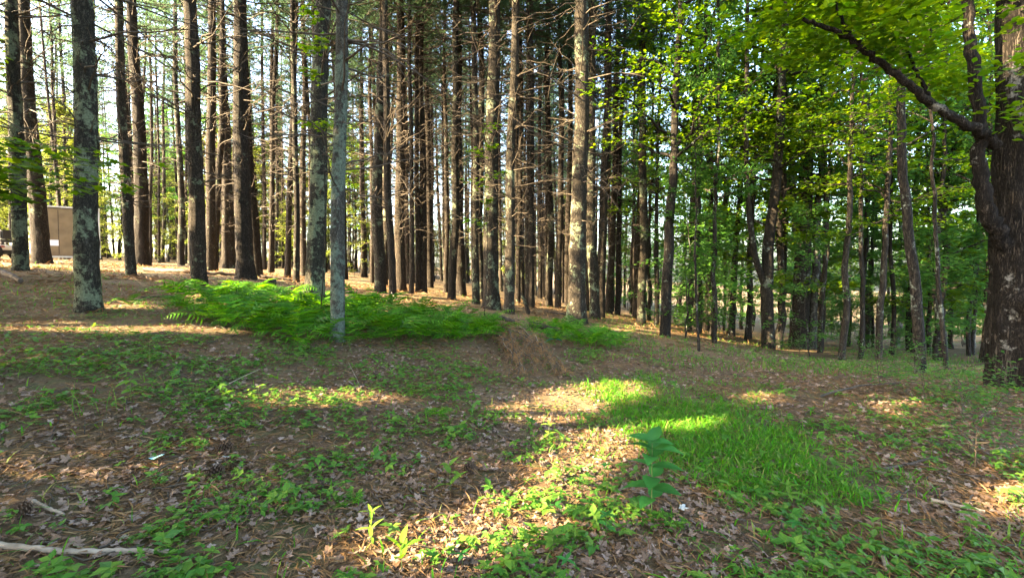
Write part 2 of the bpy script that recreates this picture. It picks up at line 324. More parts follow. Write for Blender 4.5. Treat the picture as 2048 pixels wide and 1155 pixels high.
def dead_branches(zlo, zhi, path, rad, seed, dens=1., lmax=1.9, thick=1.):
    """whorls of bare branches with forked twigs up a trunk"""
    r = np.random.default_rng(seed); P = []
    z = zlo
    while z < zhi:
        k = r.poisson(3.2 * dens); k = min(k, 6)
        for _ in range(k): P.append((z + r.normal(0, .05), r.uniform(0, 6.283)))
        z += r.uniform(.3, .55)
    P = np.array(P); B = len(P); zz, az = P[:, 0], P[:, 1]
    L = r.uniform(.25, 1., B) ** 1.2 * lmax * (.6 + .4 * smooth01(zlo, zlo + 3, zz)); el = r.normal(.12, .22, B)
    t = np.linspace(0, 1, 6)
    c = np.stack([np.interp(zz, path[:, 2], path[:, i]) for i in (0, 1)], -1)
    d = np.stack([np.cos(az) * np.cos(el), np.sin(az) * np.cos(el), np.sin(el)], -1)
    start = np.c_[c, zz]
    bend = r.normal(0, .10, (B, 1, 3)) * L[:, None, None] * (t ** 2)[None, :, None]
    bend[..., 2] += (r.normal(.02, .14, (B, 1)) * L[:, None]) * (t ** 2)[None]
    jit = r.normal(0, .018, (B, 6, 3)) * L[:, None, None] * (t > 0)[None, :, None]
    pth = start[:, None] + d[:, None] * (t[None, :, None] * L[:, None, None]) + bend + jit
    r0 = np.clip(.006 + .009 * L, .006, .022) * thick
    rd = r0[:, None] * (1 - .75 * t)[None]
    V1, F1 = tubes(pth, rd, 5)
    # twigs
    K = 4; bi = np.repeat(np.arange(B), K); tt = r.uniform(.3, .98, B * K)
    i0 = np.clip((tt * 5).astype(int), 0, 4); fr = tt * 5 - i0
    s = pth[bi, i0] * (1 - fr)[:, None] + pth[bi, i0 + 1] * fr[:, None]
    dv = d[bi] + r.normal(0, .6, (B * K, 3)); dv /= np.linalg.norm(dv, axis=1, keepdims=True)
    l2 = L[bi] * r.uniform(.15, .45, B * K); t4 = np.linspace(0, 1, 4)
    p2 = s[:, None] + dv[:, None] * (t4[None, :, None] * l2[:, None, None]) + r.normal(0, .12, (B * K, 1, 3)) * l2[:, None, None] * (t4 ** 2)[None, :, None]
    V2, F2 = tubes(p2, (r0[bi] * .42)[:, None] * (1 - .7 * t4)[None], 3)
    return [(V1, F1, 0), (V2, F2, 0)]
def tuft_template(n, ln, wd, seed, droop=0.):
    r = np.random.default_rng(seed); V, F = [], []
    for i in range(n):
        d = np.array([r.normal(0, .55), 1., r.normal(0, .55) - droop]); d /= np.linalg.norm(d); s = np.cross(d, r.normal(0, 1, 3)); s /= np.linalg.norm(s)
        l = ln * r.uniform(.7, 1.1); V += [s * wd, -s * wd, d * l]; F.append([3 * i, 3 * i + 1, 3 * i + 2])
    return np.array(V), np.array(F)
def pine_crown(seed, z0=8.5, z1=19., lmax=2.9, tuftn=9, wd=.011):
    """whorled limbs with needle tufts along their outer reach"""
    r = np.random.default_rng(seed); P = []; z = z0
    while z < z1 - .3:
        for _ in range(r.integers(4, 6)): P.append((z + r.normal(0, .08), r.uniform(0, 6.283)))
        z += r.uniform(.42, .62)
    P = np.array(P); B = len(P); f = (P[:, 0] - z0) / (z1 - z0); az = P[:, 1]
    L = lmax * (.45 + .55 * np.sin(np.clip(f * 1.1 + .12, 0, 1) * np.pi * .62 + .55)) * r.uniform(.6, 1.1, B) * np.clip(1.15 - f, .15, 1); el = .12 + .5 * f + r.normal(0, .1, B)
    t = np.linspace(0, 1, 6); d = np.stack([np.cos(az) * np.cos(el), np.sin(az) * np.cos(el), np.sin(el)], -1)
    pth = np.c_[np.zeros((B, 2)), P[:, 0]][:, None] + d[:, None] * (t[None, :, None] * L[:, None, None]) + r.normal(0, .02, (B, 6, 3)) * L[:, None, None] * t[None, :, None]
    pth[..., 2] -= (.10 * L)[:, None] * (t * (1 - t))[None] * 4 * (1 - f)[:, None]
    V1, F1 = tubes(pth, (.008 + .007 * L)[:, None] * (1 - .8 * t)[None], 4)
    K = 30; bi = np.repeat(np.arange(B), K); tt = r.uniform(.3, 1., B * K) ** .8
    i0 = np.clip((tt * 5).astype(int), 0, 4); fr = tt * 5 - i0
    s = pth[bi, i0] * (1 - fr)[:, None] + pth[bi, i0 + 1] * fr[:, None]
    side = np.stack([-np.sin(az), np.cos(az), 0 * az], -1)[bi]; lat = r.normal(0, .26, B * K) * L[bi] * (1.15 - tt)
    s = s + side * lat[:, None] + d[bi] * (np.abs(lat) * .5)[:, None] + r.normal(0, .04, (B * K, 3))
    fw = d[bi] * .8 + side * np.sign(lat)[:, None] * .7 + r.normal(0, .3, (B * K, 3)) + np.array([0, 0, .3])
    R = frames(fw, r.normal(0, 1, (B * K, 3)))
    parts = [(V1, F1, 0)]
    for k in range(3):
        sel = np.arange(B * K) % 3 == k; tv, tf = tuft_template(tuftn, .17, wd, seed * 7 + k)
        v, f_ = stamp(tv, tf, R[sel], s[sel], r.uniform(.8, 1.3, sel.sum())); parts.append((v, f_, 1))
    return parts
# leaf templates lie in XY with the stalk end at the origin and the tip on +Y
LEAF_T = (np.array([[0, 0, 0], [-.30, .38, .05], [0, .45, -.03], [.30, .38, .05], [0, 1, -.06], [-.16, .75, .03], [.16, .75, .03]]),
          np.array([[0, 2, 1], [0, 3, 2], [1, 2, 5], [2, 4, 5], [2, 3, 6], [2, 6, 4]]))
def maple_template(seed, curl=.12):
    r = np.random.default_rng(seed)
    A = np.radians([-90, -62, -30, -12, 5, 30, 48, 62, 74, 90, 106, 118, 132, 150, 175, 192, 210, 242])
    Rr = np.array([.12, .30, .48, .34, .42, .66, .42, .44, .62, .82, .62, .44, .42, .66, .42, .34, .48, .30])
    x, y = Rr * np.cos(A), Rr * np.sin(A) + .28
    zc = curl * (np.sin(x * 3.1 + r.uniform(0, 6)) + np.cos(y * 3.7 + r.uniform(0, 6))) * .6 + r.normal(0, curl * .35, len(x))
    V = np.r_[[[0, .28, 0]], np.stack([x, y, zc], -1)]; n = len(A)
    return V, np.array([[0, 1 + i, 1 + (i + 1) % n] for i in range(n)])
MAPLE = [maple_template(i, .05) for i in range(3)]
def broadleaf(seed, path, rad, zb, blen, nb, nsub=7, nleaf=11, leaf=.10, el=(.25, .75), sides=14, flat=.06, maple=False, keep=None, limb=1., rough=.06):
    """(trunk parts, crown parts): trunk and limbs as tubes, leaves as sprays along side shoots"""
    r = np.random.default_rng(seed); ztop = path[-1, 2]
    zz = zb + (ztop - zb) * np.sort(r.uniform(0, 1, nb)) ** .9; f = (zz - zb) / (ztop - zb)
    az = np.arange(nb) * 2.39996 + r.normal(0, .4, nb); e = el[0] + (el[1] - el[0]) * f + r.normal(0, .15, nb)
    L = blen * (1 - .55 * f ** 1.5) * r.uniform(.6, 1.15, nb) * (.75 + .25 * smooth01(0, .25, f))
    d = np.stack([np.cos(az) * np.cos(e), np.sin(az) * np.cos(e), np.sin(e)], -1)
    c = np.stack([np.interp(zz, path[:, 2], path[:, i]) for i in (0, 1)], -1); t = np.linspace(0, 1, 8)
    pth = np.c_[c, zz][:, None] + d[:, None] * (t[None, :, None] * L[:, None, None]) + np.cumsum(r.normal(0, .035, (nb, 8, 3)), 1) * L[:, None, None] * (t > 0)[None, :, None]
    pth[..., 2] -= (L * .10)[:, None] * (t ** 2)[None]
    rt = np.interp(zz, path[:, 2], rad); r0 = np.clip(np.minimum(rt * .55, .008 + .014 * L), .005, .09) * limb
    V1, F1 = tubes(pth, r0[:, None] * (1 - .82 * t)[None], 6)
    B2 = nb * nsub; bi = np.repeat(np.arange(nb), nsub); tt = np.tile(np.linspace(.22, 1, nsub), nb) + r.uniform(-.05, .0, B2)
    i0 = np.clip((tt * 7).astype(int), 0, 6); fr = tt * 7 - i0
    s = pth[bi, i0] * (1 - fr)[:, None] + pth[bi, i0 + 1] * fr[:, None]
    ang = az[bi] + np.where(np.arange(B2) % 2, 1, -1) * r.uniform(.35, 1.1, B2); e2 = r.normal(.06, .2, B2)
    d2 = np.stack([np.cos(ang) * np.cos(e2), np.sin(ang) * np.cos(e2), np.sin(e2)], -1); L2 = L[bi] * r.uniform(.25, .5, B2) * (1.1 - .5 * tt)
    t5 = np.linspace(0, 1, 5)
    p2 = s[:, None] + d2[:, None] * (t5[None, :, None] * L2[:, None, None]) + np.cumsum(r.normal(0, .03, (B2, 5, 3)), 1) * L2[:, None, None]
    V2, F2 = tubes(p2, (r0[bi] * .3)[:, None].clip(.0025) * (1 - .7 * t5)[None], 3)
    n3 = B2 * nleaf; si = np.repeat(np.arange(B2), nleaf); u = r.uniform(.1, 1.05, n3); j0 = np.clip((u * 4).astype(int), 0, 3); fr = u * 4 - j0
    lp = p2[si, j0] * (1 - fr)[:, None] + p2[si, j0 + 1] * fr[:, None]
    sp = np.clip(L2[si] * .22, .06, .4)
    lp = lp + np.c_[r.normal(0, 1, (n3, 2)) * sp[:, None], r.normal(0, flat, n3) + .0]
    R = tilted(ang[si] + r.normal(0, .9, n3), .33, r); S = leaf * r.uniform(.65, 1.25, n3)
    if keep is not None:
        k = keep(lp); lp, R, S = lp[k], R[k], S[k]
    parts = []
    if maple:
        for k, (tv, tf) in enumerate(MAPLE):
            v, f_ = stamp(tv, tf, R[k::3], lp[k::3], S[k::3]); parts.append((v, f_, 0))
    else:
        v, f_ = stamp(*LEAF_T, R, lp, S); parts.append((v, f_, 0))
    tv, tf = trunk_geo(path, rad, sides, rough, .5, 5, seed)
    return [(tv, tf, 0), (V1, F1, 0), (V2, F2, 0)], parts

# ------------------------------------------------------------------ pines of the plantation, one by one from the photograph
CROWNS = [mk('pine_crown', pine_crown(100 + i, 9.8 + .7 * (i % 3), 18.5 + i * .5), [DEADWOOD, NEEDLE]) for i in range(5)]
def pine(px, py, wpx, ptop, bark, label, curve=.03, height=17., dens=1., zlo=2.2, lmax=1.9, crown=True, name='pine_tree'):
    seed = int(px * 7 + py)
    b = ground(px, py); depth = (b - CAM) @ FWD
    rt = ray(ptop, 0); top = CAM + rt * (b[1] / rt[1]); top[1] += 0
    r0 = wpx / 2 * depth / FPX / math.hypot(1, (px - CX) / FPX)
    path = axis_path(b * 0, top - b, height, 110, curve, seed)
    z = path[:, 2]; rad = r0 * np.clip(1.0 - .62 * np.maximum(z - 1, 0) / height, .12, 1.2)
    t = thing(name, label, 'tree', b)
    obj('trunk', mk('pine_trunk', [(*trunk_geo(path, rad, 22, .11, .85, 5, seed % 13, .06), 0)], [BARK[bark]]), t)
    obj('lower_branches', mk('pine_lower_branches', dead_branches(zlo, 9.5, path, rad, seed, dens, lmax, 1.0), [DEADWOOD]), t)
    if crown:
        c = obj('crown', CROWNS[seed % 5], t); i = np.argmin(abs(path[:, 2] - 12)); c.location = (path[i, 0], path[i, 1], 0); c.rotation_euler = (0, 0, seed % 6); c.scale = (height / 18,) * 3
    return t
PINES = [
 (42, 541, 33, 22, 2, 'slim lichen-spotted pine nearest the left border, in front of the dark parked vehicle'),
 (84, 527, 38, 50, 0, 'thick pine just behind and beside the leftmost trunk, its upper bark in full sun'),
 (178, 621, 52, 150, 2, 'stout near pine coated in grey-green lichen with a black foot, before the metal box'),
 (200, 513, 29, 182, 0, 'dark pine tucked close behind the stout lichen-coated pine'),
 (262, 551, 22, 234, 1, 'thin straight pine between the lichen-coated pine and the half-sunlit one'),
 (284, 531, 31, 263, 0, 'pine with one half of its trunk sunlit, just beyond the thin straight one'),
 (349, 519, 18, 314, 0, 'slender bowed pine alone in the bright gap before the dark straight pine'),
 (399, 571, 33, 377, 0, 'dark straight pine standing clear of its neighbours at the far end of the ferns'),
 (458, 536, 28, 441, 0, 'brown pine with many bare side limbs, just before the pine with a knot hole'),
 (491, 557, 35, 473, 0, 'big brown pine with a dark knot hole and a split streak of pale wood'),
 (511, 532, 23, 489, 0, 'pine half hidden directly behind the pine with the knot hole'),
 (541, 545, 11, 556, 0, 'slim yellow-lit pine pole right of the pine with the knot hole'),
 (566, 533, 18, 552, 0, 'leaning medium pine behind the old cut stump'),
 (593, 564, 13, 590, 1, 'slim grey pine just behind the lichen pair'),
 (627, 612, 38, 652, 2, 'thick leaning lichen-flecked pine rising out of the ferns'),
 (675, 682, 29, 677, 3, 'slender trunk blotched all over with pale blue-green lichen, in front of the fern bed'),
 (728, 554, 12, 720, 0, 'thin pine first to the right of the pale lichen trunk, on the needle slope'),
 (744, 566, 9, 739, 0, 'very thin pine pole second to the right of the pale lichen trunk'),
 (766, 574, 8, 763, 0, 'thin sun-bleached pine pole with a golden streak down its lower half'),
 (786, 596, 15, 769, 0, 'dark pine nearest the ferns in the middle, before the pine with a white-lit foot'),
 (801, 582, 21, 799, 0, 'thick pine whose foot is brightly lit along one edge'),
 (823, 587, 10, 822, 0, 'slim grey pine touching a slim dark one, right of the pine with the bright foot'),
 (836, 584, 11, 836, 0, 'slim dark pine behind the slim grey one on the needle slope'),
 (863, 562, 12, 862, 0, 'dark pine standing far back on the sunlit needle carpet'),
 (892, 586, 9, 888, 0, 'golden thin pine pole on the sunlit needle carpet'),
 (921, 591, 20, 917, 0, 'thick dark pine with flared foot on the edge of the needle carpet'),
 (952, 607, 15, 945, 1, 'pine with climbing green leaves beside the big central pine'),
 (982, 617, 30, 986, 1, 'big central pine whose upper trunk glows in sunlight, behind the ferns'),
 (1018, 627, 20, 1030, 1, 'lichen-speckled pine just right of the big central pine'),
 (1036, 604, 10, 1042, 0, 'dark thin pine squeezed behind the lichen-speckled pine'),
 (1063, 615, 13, 1062, 0, 'pine behind the short leaning dead stub'),
 (1080, 596, 9, 1080, 0, 'thin far pine with an orange-lit streak, left of a thin dark one'),
 (1094, 600, 9, 1097, 0, 'thin dark far pine midway between the leaning stub and the thick trail-side pine'),
 (1116, 616, 12, 1120, 0, 'golden-edged pine close to the thick trail-side pine'),
 (1152, 646, 34, 1160, 1, 'thick near pine with dappled upper trunk and long bare limbs, beside the trail'),
 (1176, 622, 10, 1190, 0, 'thin pine half hidden just right of the thick trail-side pine'),
 (1200, 634, 18, 1217, 0, 'orange sunlit pine at the outer edge of the plantation next to the trail'),
 (1217, 627, 14, 1237, 0, 'slimmer pine touching the orange sunlit one at the plantation edge'),
 (1235, 630, 11, 1252, 0, 'last slim pine of the plantation edge with a pale patched foot'),
]
for p in PINES:
    big = p[2] > 24
    pine(*p[:4], p[4], p[5], curve=.035 if p[0] != 349 else .10, dens=1.9 if p[0] < 620 else 1.4, zlo=1.9 if not big else 2.4, lmax=2.3 if big else 1.8)

# further pines: a few prototypes copied through the plantation
proto = []
for i in range(5):
    t = thing('pine_tree', 'x', 'tree'); path = axis_path(np.zeros(3), np.array([.0, .0, 10.]), 18., 60, .05, 500 + i); z = path[:, 2]
    rad = .15 * np.clip(1 - .62 * np.maximum(z - 1, 0) / 18, .1, 1.2)
    obj('trunk', mk('far_pine_trunk', [(*trunk_geo(path, rad, 12, .09, .75, 5, i, .05), 0)], [BARK[i % 2]]), t)
    obj('lower_branches', mk('far_pine_lower_branches', dead_branches(1.6, 9.5, path, rad, 600 + i, .8, 1.6, 1.2), [DEADWOOD]), t)
    obj('crown', CROWNS[i], t); proto.append(t)
LAB = [('far pine among the golden lit trunks beyond the front row', 'golden lit far pines behind the front row'),
       ('thin dark pine deep in the crowded heart of the plantation', 'thin pines deep in the plantation'),
       ('pine at the back of the plantation near the broadleaf wood', 'back pines near the broadleaf wood')]
r_ = np.random.default_rng(5); spots = []
tries = 0
while len(spots) < 168 and tries < 9000:
    tries += 1
    d = r_.uniform(15, 58); u = r_.uniform(-1.15, .27)
    if u < -.40 and d > 30 and r_.random() < .85: continue
    x = u * d; b = np.array([x, d, 0.])
    if any((x - s[0]) ** 2 + (d - s[1]) ** 2 < 1.9 ** 2 for s in spots): continue
    px = CX + FPX * u
    if d < 24 and px < 720 and r_.random() < .75: continue
    if -17.5 < x < -12.5 and 11 < d < 19: continue
    if px < 260 and d < 26: continue
    spots.append((x, d))
tries = 0
while len(spots) < 204 and tries < 9000:
    tries += 1; d = r_.uniform(24, 62); u = r_.uniform(-.42, .24); x = u * d
    if not any((x - s[0]) ** 2 + (d - s[1]) ** 2 < 1.3 ** 2 for s in spots): spots.append((x, d))
used = [0] * 5
for k, (x, d) in enumerate(spots):
    u = x / d; zone = 0 if u < -.36 else (1 if u < .12 else 2); s = r_.uniform(.8, 1.15); g = r_.uniform(.75, 1.2) if d < 24 else r_.uniform(.45, .85)
    i = k % 5; z = float(Hh(np.array([x]), np.array([d]))[0]) - .05
    if not used[i]:
        t = proto[i]; t.location = (x, d, z); t.scale = (g, g, s); used[i] = 1; t['label'], t['group'] = LAB[zone]
    else: dup(proto[i], (x, d, z), r_.uniform(0, 6.28), (g, g, s), *LAB[zone], tilt=r_.normal(0, .02, 2))

# ------------------------------------------------------------------ broadleaf wood on the right
def bpath(px, py, pts, height, n=60):
    """trunk path through image points (px, py) at the base's depth, continued upward"""
    b = ground(px, py); W_ = [np.array([0, 0, -.35]), np.zeros(3)]
    for qx, qy in pts:
        r1 = ray(qx, qy); W_.append(CAM + r1 * (b[1] / r1[1]) - b)
    W_ = np.array(W_); d = W_[-1] - W_[-2]; d = d / max(d[2], .2); d[:2] *= .5
    if W_[-1, 2] < height: W_ = np.r_[W_, [W_[-1] + d * (height - W_[-1, 2])]]
    z = np.linspace(-.35, height, n); p = np.stack([np.interp(z, W_[:, 2], W_[:, i]) for i in (0, 1)] + [z], -1)
    for _ in range(3): p[1:-1, :2] = (p[:-2, :2] + 2 * p[1:-1, :2] + p[2:, :2]) / 4
    rr = np.random.default_rng(int(px)); p[:, :2] += (np.cumsum(rr.normal(0, .012, (n, 2)), 0)) * smooth01(.3, 2, z)[:, None]
    return b, p, (b - CAM) @ FWD
HARD = [
 (1330, 673, 20, [(1342, 400), (1356, 0)], 13, 3.2, 'hw', 2.8, 26, 'rough dark trunk with a low leafy crown, first tree right of the trail opening'),
 (1313, 650, 9, [(1318, 400), (1322, 0)], 12, 3.5, 'hw', 2.0, 16, 'thin black stem just behind the first tree right of the trail opening'),
 (1386, 666, 26, [(1392, 420), (1402, 0)], 14, 4.6, 'hw', 2.6, 20, 'bristly dark trunk full of bare twigs, second tree right of the trail'),
 (1409, 660, 13, [(1425, 540), (1450, 420), (1478, 250)], 12, 4.5, 'hw', 2.5, 16, 'tilted dark tree leaning behind the bristly dark trunk'),
 (1463, 674, 13, [(1468, 520), (1480, 380), (1490, 0)], 13, 4.2, 'hw', 2.6, 18, 'straight grey-brown tree with a sunspot low on its bark'),
 (1537, 697, 25, [(1532, 560), (1545, 400), (1560, 250), (1566, 0)], 14, 4.4, 'hw', 3.4, 22, 'forked dark tree whose curved second stem sweeps out from low on the trunk'),
 (1597, 697, 35, [(1602, 560), (1612, 420), (1622, 200), (1628, 0)], 15, 4.6, 'hw', 3.6, 24, 'thick straight dark trunk, stoutest of the trees left of the old maple'),
 (1624, 699, 17, [(1628, 560), (1632, 440), (1650, 300)], 13, 4.5, 'beech', 2.8, 16, 'pale smooth-barked tree hugging the thick straight dark trunk'),
 (1642, 702, 10, [(1640, 600), (1655, 480), (1665, 330)], 10, 3.6, 'hw', 2.2, 14, 'thin crooked tree just right of the pale smooth-barked one'),
 (1682, 719, 14, [(1693, 620), (1686, 540), (1696, 430), (1700, 200)], 11, 3.8, 'hw', 2.4, 16, 'crooked black double-bent tree by the dark green bank'),
 (1757, 722, 14, [(1762, 560), (1772, 420), (1775, 200)], 12, 3.4, 'hw', 2.7, 20, 'slim brown tree between the crooked black tree and the leaning one'),
 (1842, 748, 23, [(1834, 600), (1815, 420), (1802, 200), (1800, 0)], 13, 4.6, 'hw', 3.0, 20, 'dark tree leaning away from the old maple'),
 (1893, 742, 10, [(1884, 640), (1878, 520), (1862, 300)], 10, 3.6, 'hw', 2.3, 16, 'thin flecked tree nearest the old maple'),
]
for px, py, wpx, pts, hgt, zb, kind, bl, nb, lab in HARD:
    b, path, dep = bpath(px, py, pts, hgt); r0 = wpx / 2 * dep / FPX / math.hypot(1, (px - CX) / FPX) * 1.08; z = path[:, 2]
    rad = r0 * np.clip(1 - .8 * np.maximum(z - 1, 0) / hgt, .08, 1.2)
    tp, cp = broadleaf(int(px), path, rad, zb + .3, bl * 1.1, int(nb * 1.3), 8, 22, .125)
    t = thing('broadleaf_tree', lab, 'tree', b)
    M_ = BARK_HW if kind == 'hw' else BARK_BEECH
    if px == 1537:   # the second stem of the fork
        f0 = path[np.argmin(abs(z - 1.9))]
        q = [f0] + [CAM + ray(a, c) * (b[1] / ray(a, c)[1]) - b for a, c in [(1508, 520), (1490, 440), (1478, 330), (1474, 150), (1470, 0)]]
        q = np.array(q); q[1:, 1] -= np.linspace(.1, .8, 5)
        zz = np.linspace(0, 5, 24); q = np.stack([np.interp(zz, range(6), q[:, i]) for i in range(3)], -1)
        tv, tf = tubes(q[None], np.linspace(r0 * .55, r0 * .25, 24)[None], 10)
        obj('second_stem', mk('second_stem', [(tv, tf, 0)], [M_]), t)
    if px == 1386: tp += [(v, f, 0) for v, f, _ in dead_branches(1.2, 7, path, rad, 3, 1.5, 1.7, .9)]
    obj('trunk', mk('broadleaf_trunk', tp, [M_]), t); obj('crown', mk('broadleaf_crown', cp, [LEAF]), t)

# slim dead sapling by the trail
b, path, dep = bpath(1398, 702, [(1390, 560), (1384, 420), (1380, 300)], 5.5, 40); rad = 3 * dep / FPX * np.clip(1 - path[:, 2] / 6, .15, 1)
t = thing('bare_sapling', 'thin bare sapling standing alone beside the trail before the bristly trunk', 'tree', b)
obj('trunk', mk('bare_sapling_trunk', [(*trunk_geo(path, rad, 8, .08, .3, 3, 2), 0)] + dead_branches(.8, 5, path, rad, 21, 1.5, 1.0, .6), [BARK_HW]), t)

# the old maple at the right edge
b = ground(2034, 776); dep = (b - CAM) @ FWD
def wp(px, py, dy=0.): r1 = ray(px, py); return CAM + r1 * ((b[1] + dy) / r1[1]) - b
t = thing('old_maple', 'massive old maple with gnarled dark bark and a great arching limb, at the right edge', 'tree', b)
Wp = np.array([[0, 0, -.4], [0, 0, 0], wp(2033, 600), wp(2036, 450), wp(2034, 250), wp(2030, 60), wp(2024, -300), wp(2020, -700)])
z = np.linspace(-.4, Wp[-1, 2], 150); path = np.stack([np.interp(z, Wp[:, 2], Wp[:, i]) for i in (0, 1)] + [z], -1)
for _ in range(12): path[1:-1, :2] = (path[:-2, :2] + path[1:-1, :2] + path[2:, :2]) / 3
rad = np.interp(z, [-.4, .8, 2.2, 3.0, 3.6, 6, 9.5], np.array([.40, .37, .345, .31, .255, .22, .11]) * dep / 6.6 * .78)
tv, tf = trunk_geo(path, rad, 48, .16, .16, 7, 3)
# a knot hole pressed into the bark
kc = wp(1992, 632); kc[1] -= rad[40]; dd = np.linalg.norm(tv - kc, axis=1); ax = np.c_[np.interp(tv[:, 2], path[:, 2], path[:, 0]), np.interp(tv[:, 2], path[:, 2], path[:, 1]), tv[:, 2]]
tv += (ax - tv) * (.55 * np.exp(-(dd / .13) ** 2))[:, None] - (ax - tv) * (.16 * np.exp(-((dd - .24) / .09) ** 2))[:, None]
obj('trunk', mk('old_maple_trunk', [(tv, tf, 0)], [BARK_OLD]), t)
def limb(pts, r0, r1, dys, sides=14, n=50, seed=0):
    q = np.array([wp(a, c, e) for (a, c), e in zip(pts, dys)]); k = np.linspace(0, len(q) - 1, n)
    q = np.stack([np.interp(k, range(len(q)), q[:, i]) for i in range(3)], -1)
    for _ in range(4): q[1:-1] = (q[:-2] + q[1:-1] + q[2:]) / 3
    q[1:-1] += np.random.default_rng(seed).normal(0, .012, (n - 2, 3))
    V, F = tubes(q[None], np.ones((1, n)), sides); V = V.reshape(n, sides, 3)
    nzv = 1 + .35 * (fbm(V * 4 + seed, 2) - .5); V = q[:, None] + (V - q[:, None]) * (np.linspace(r0, r1, n)[:, None] * nzv)[..., None]
    return V.reshape(-1, 3), F, q
v1, f1, q1 = limb([(2012, 500), (1990, 455), (1970, 415), (1958, 340), (1964, 260), (1948, 140), (1934, 10), (1925, -150)],   .105, .05, [-.05, -.12, -.15, -.15, -.15, -.15, -.15, -.2], seed=4)
obj('side_stem', mk('side_stem', [(v1, f1, 0)], [BARK_OLD]), t)
v2, f2, q2 = limb([(1992, 290), (1968, 268), (1915, 240), (1860, 208), (1815, 165), (1770, 130), (1715, 92), (1660, 58), (1606, 38)], .068, .022, [-.1, -.25, -.35, -.4, -.5, -.5, -.6, -.6, -.6], seed=9)
obj('arching_limb', mk('arching_limb', [(v2, f2, 0)], [BARK_OLD]), t)
v3, f3, _ = limb([(1860, 205), (1848, 170), (1815, 110), (1800, 30)], .03, .012, [-.4, -.4, -.3, -.3], 8, 24, 12)
v4, f4, _ = limb([(1715, 92), (1690, 60), (1670, 5)], .03, .012, [-.6, -.6, -.7], 8, 20, 13)
obj('limb_fork', mk('limb_fork', [(v3, f3, 0)], [BARK_OLD]), t); obj('limb_fork', mk('limb_fork', [(v4, f4, 0)], [BARK_OLD]), t)
# crown of the old maple: leafy shoots along the limb and above
rc = np.random.default_rng(77); cp = []
up_path = path[path[:, 2] > 3.3]; _, c1 = broadleaf(31, up_path, np.full(len(up_path), .1), 6.2, 4.2, 20, 9, 16, .12, (.15, .7))
cp += c1
for qq, nn in ((q2, 12), (q1, 6)):
    for k in range(nn):
        s = qq[rc.integers(int(len(qq) * .5), len(qq))]
        pp = np.stack([np.linspace(0, rc.normal(0, .3), 8) + s[0], np.linspace(0, rc.normal(0, .3), 8) + s[1], np.linspace(0, .8, 8) + s[2]], -1)
        tp_, c2 = broadleaf(300 + k, pp, np.full(8, .006), s[2] - .1, 1.3, 5, 6, 11, .115, (-.1, .35)); cp += c2
obj('crown', mk('old_maple_crown', cp, [LEAF]), t)

# trees further into the wood: prototypes copied
bp = []
for i in range(6):
    hgt = [14, 12, 15, 10, 13, 11][i]; zz = np.linspace(-.3, hgt, 40)
    rr = np.random.default_rng(900 + i); path = np.stack([np.cumsum(rr.normal(0, .05, 40)), np.cumsum(rr.normal(0, .05, 40)), zz], -1); path -= path[1] * np.array([1, 1, 0])
    rad = .13 * np.clip(1 - .8 * np.maximum(zz, 0) / hgt, .08, 1.2)
    tp, cp = broadleaf(900 + i, path, rad, [4.2, 2.2, 5., 1.6, 3.6, 1.8][i], [3.2, 2.8, 3.6, 2.4, 3., 2.6][i], 34, 8, 24, .17, sides=9)
    t = thing('broadleaf_tree', 'x', 'tree'); obj('trunk', mk('wood_trunk', tp, [BARK_HW if i != 5 else BARK_BEECH]), t); obj('crown', mk('wood_crown', cp, [LEAF if i % 2 else LEAF_COOL]), t); bp.append(t)
sp_ = []
for i in range(4):
    hgt = [3.6, 4.6, 2.8, 5.2][i]; zz = np.linspace(-.15, hgt, 24)
    rr = np.random.default_rng(950 + i); path = np.stack([np.cumsum(rr.normal(0, .04, 24)), np.cumsum(rr.normal(0, .04, 24)), zz], -1); path -= path[1] * np.array([1, 1, 0])
    rad = .022 * np.clip(1 - .8 * np.maximum(zz, 0) / hgt, .1, 1.2)
    tp, cp = broadleaf(950 + i, path, rad, .6, 1.4, 22, 6, 15, .12, (.1, .6), sides=6)
    t = thing('sapling', 'x', 'tree'); obj('trunk', mk('sapling_trunk', tp, [BARK_HW]), t); obj('crown', mk('sapling_crown', cp, [LEAF_COOL]), t); sp_.append(t)
r_ = np.random.default_rng(15)
LABB = [('slim leafy broadleaf tree far back beyond the trail opening', 'far broadleaf trees beyond the trail opening'),
        ('shaded broadleaf tree deep in the wood behind the dark trunks', 'far broadleaf trees behind the dark trunks'),
        ('leafy broadleaf tree at the sunny far side of the pine rows', 'broadleaf trees on the far side of the pine rows')]
def scatter_proto(protos, n, fn, mind, labs, gmin=.8, gmax=1.25):
    out = []; tr = 0; first = [True] * len(protos)
    while len(out) < n and tr < 8000:
        tr += 1; s = fn()
        if s is None or any((s[0] - q[0]) ** 2 + (s[1] - q[1]) ** 2 < mind ** 2 for q in out): continue
        out.append(s); x, d, zone = s; i = len(out) % len(protos); g = r_.uniform(gmin, gmax); z = float(Hh(np.array([x]), np.array([d]))[0]) - .04
        if first[i]:
            t = protos[i]; first[i] = False; t.location = (x, d, z); t.scale = (g, g, g); t['label'], t['group'] = labs[zone]
        else: dup(protos[i], (x, d, z), r_.uniform(0, 6.28), (g, g, g * r_.uniform(.9, 1.1)), *labs[zone])
def f_wood():
    if r_.random() < .22:
        d = r_.uniform(36, 75); u = r_.uniform(-1.25, .2); return (u * d, d, 2)
    d = r_.uniform(24, 68) if r_.random() < .85 else r_.uniform(15, 24); u = r_.uniform(.17, 1.35)
    if u < .3 and d < 24: return None
    return (u * d, d, 0 if u < .5 else 1)
scatter_proto(bp, 86, f_wood, 2.1, LABB)
bg_ = []
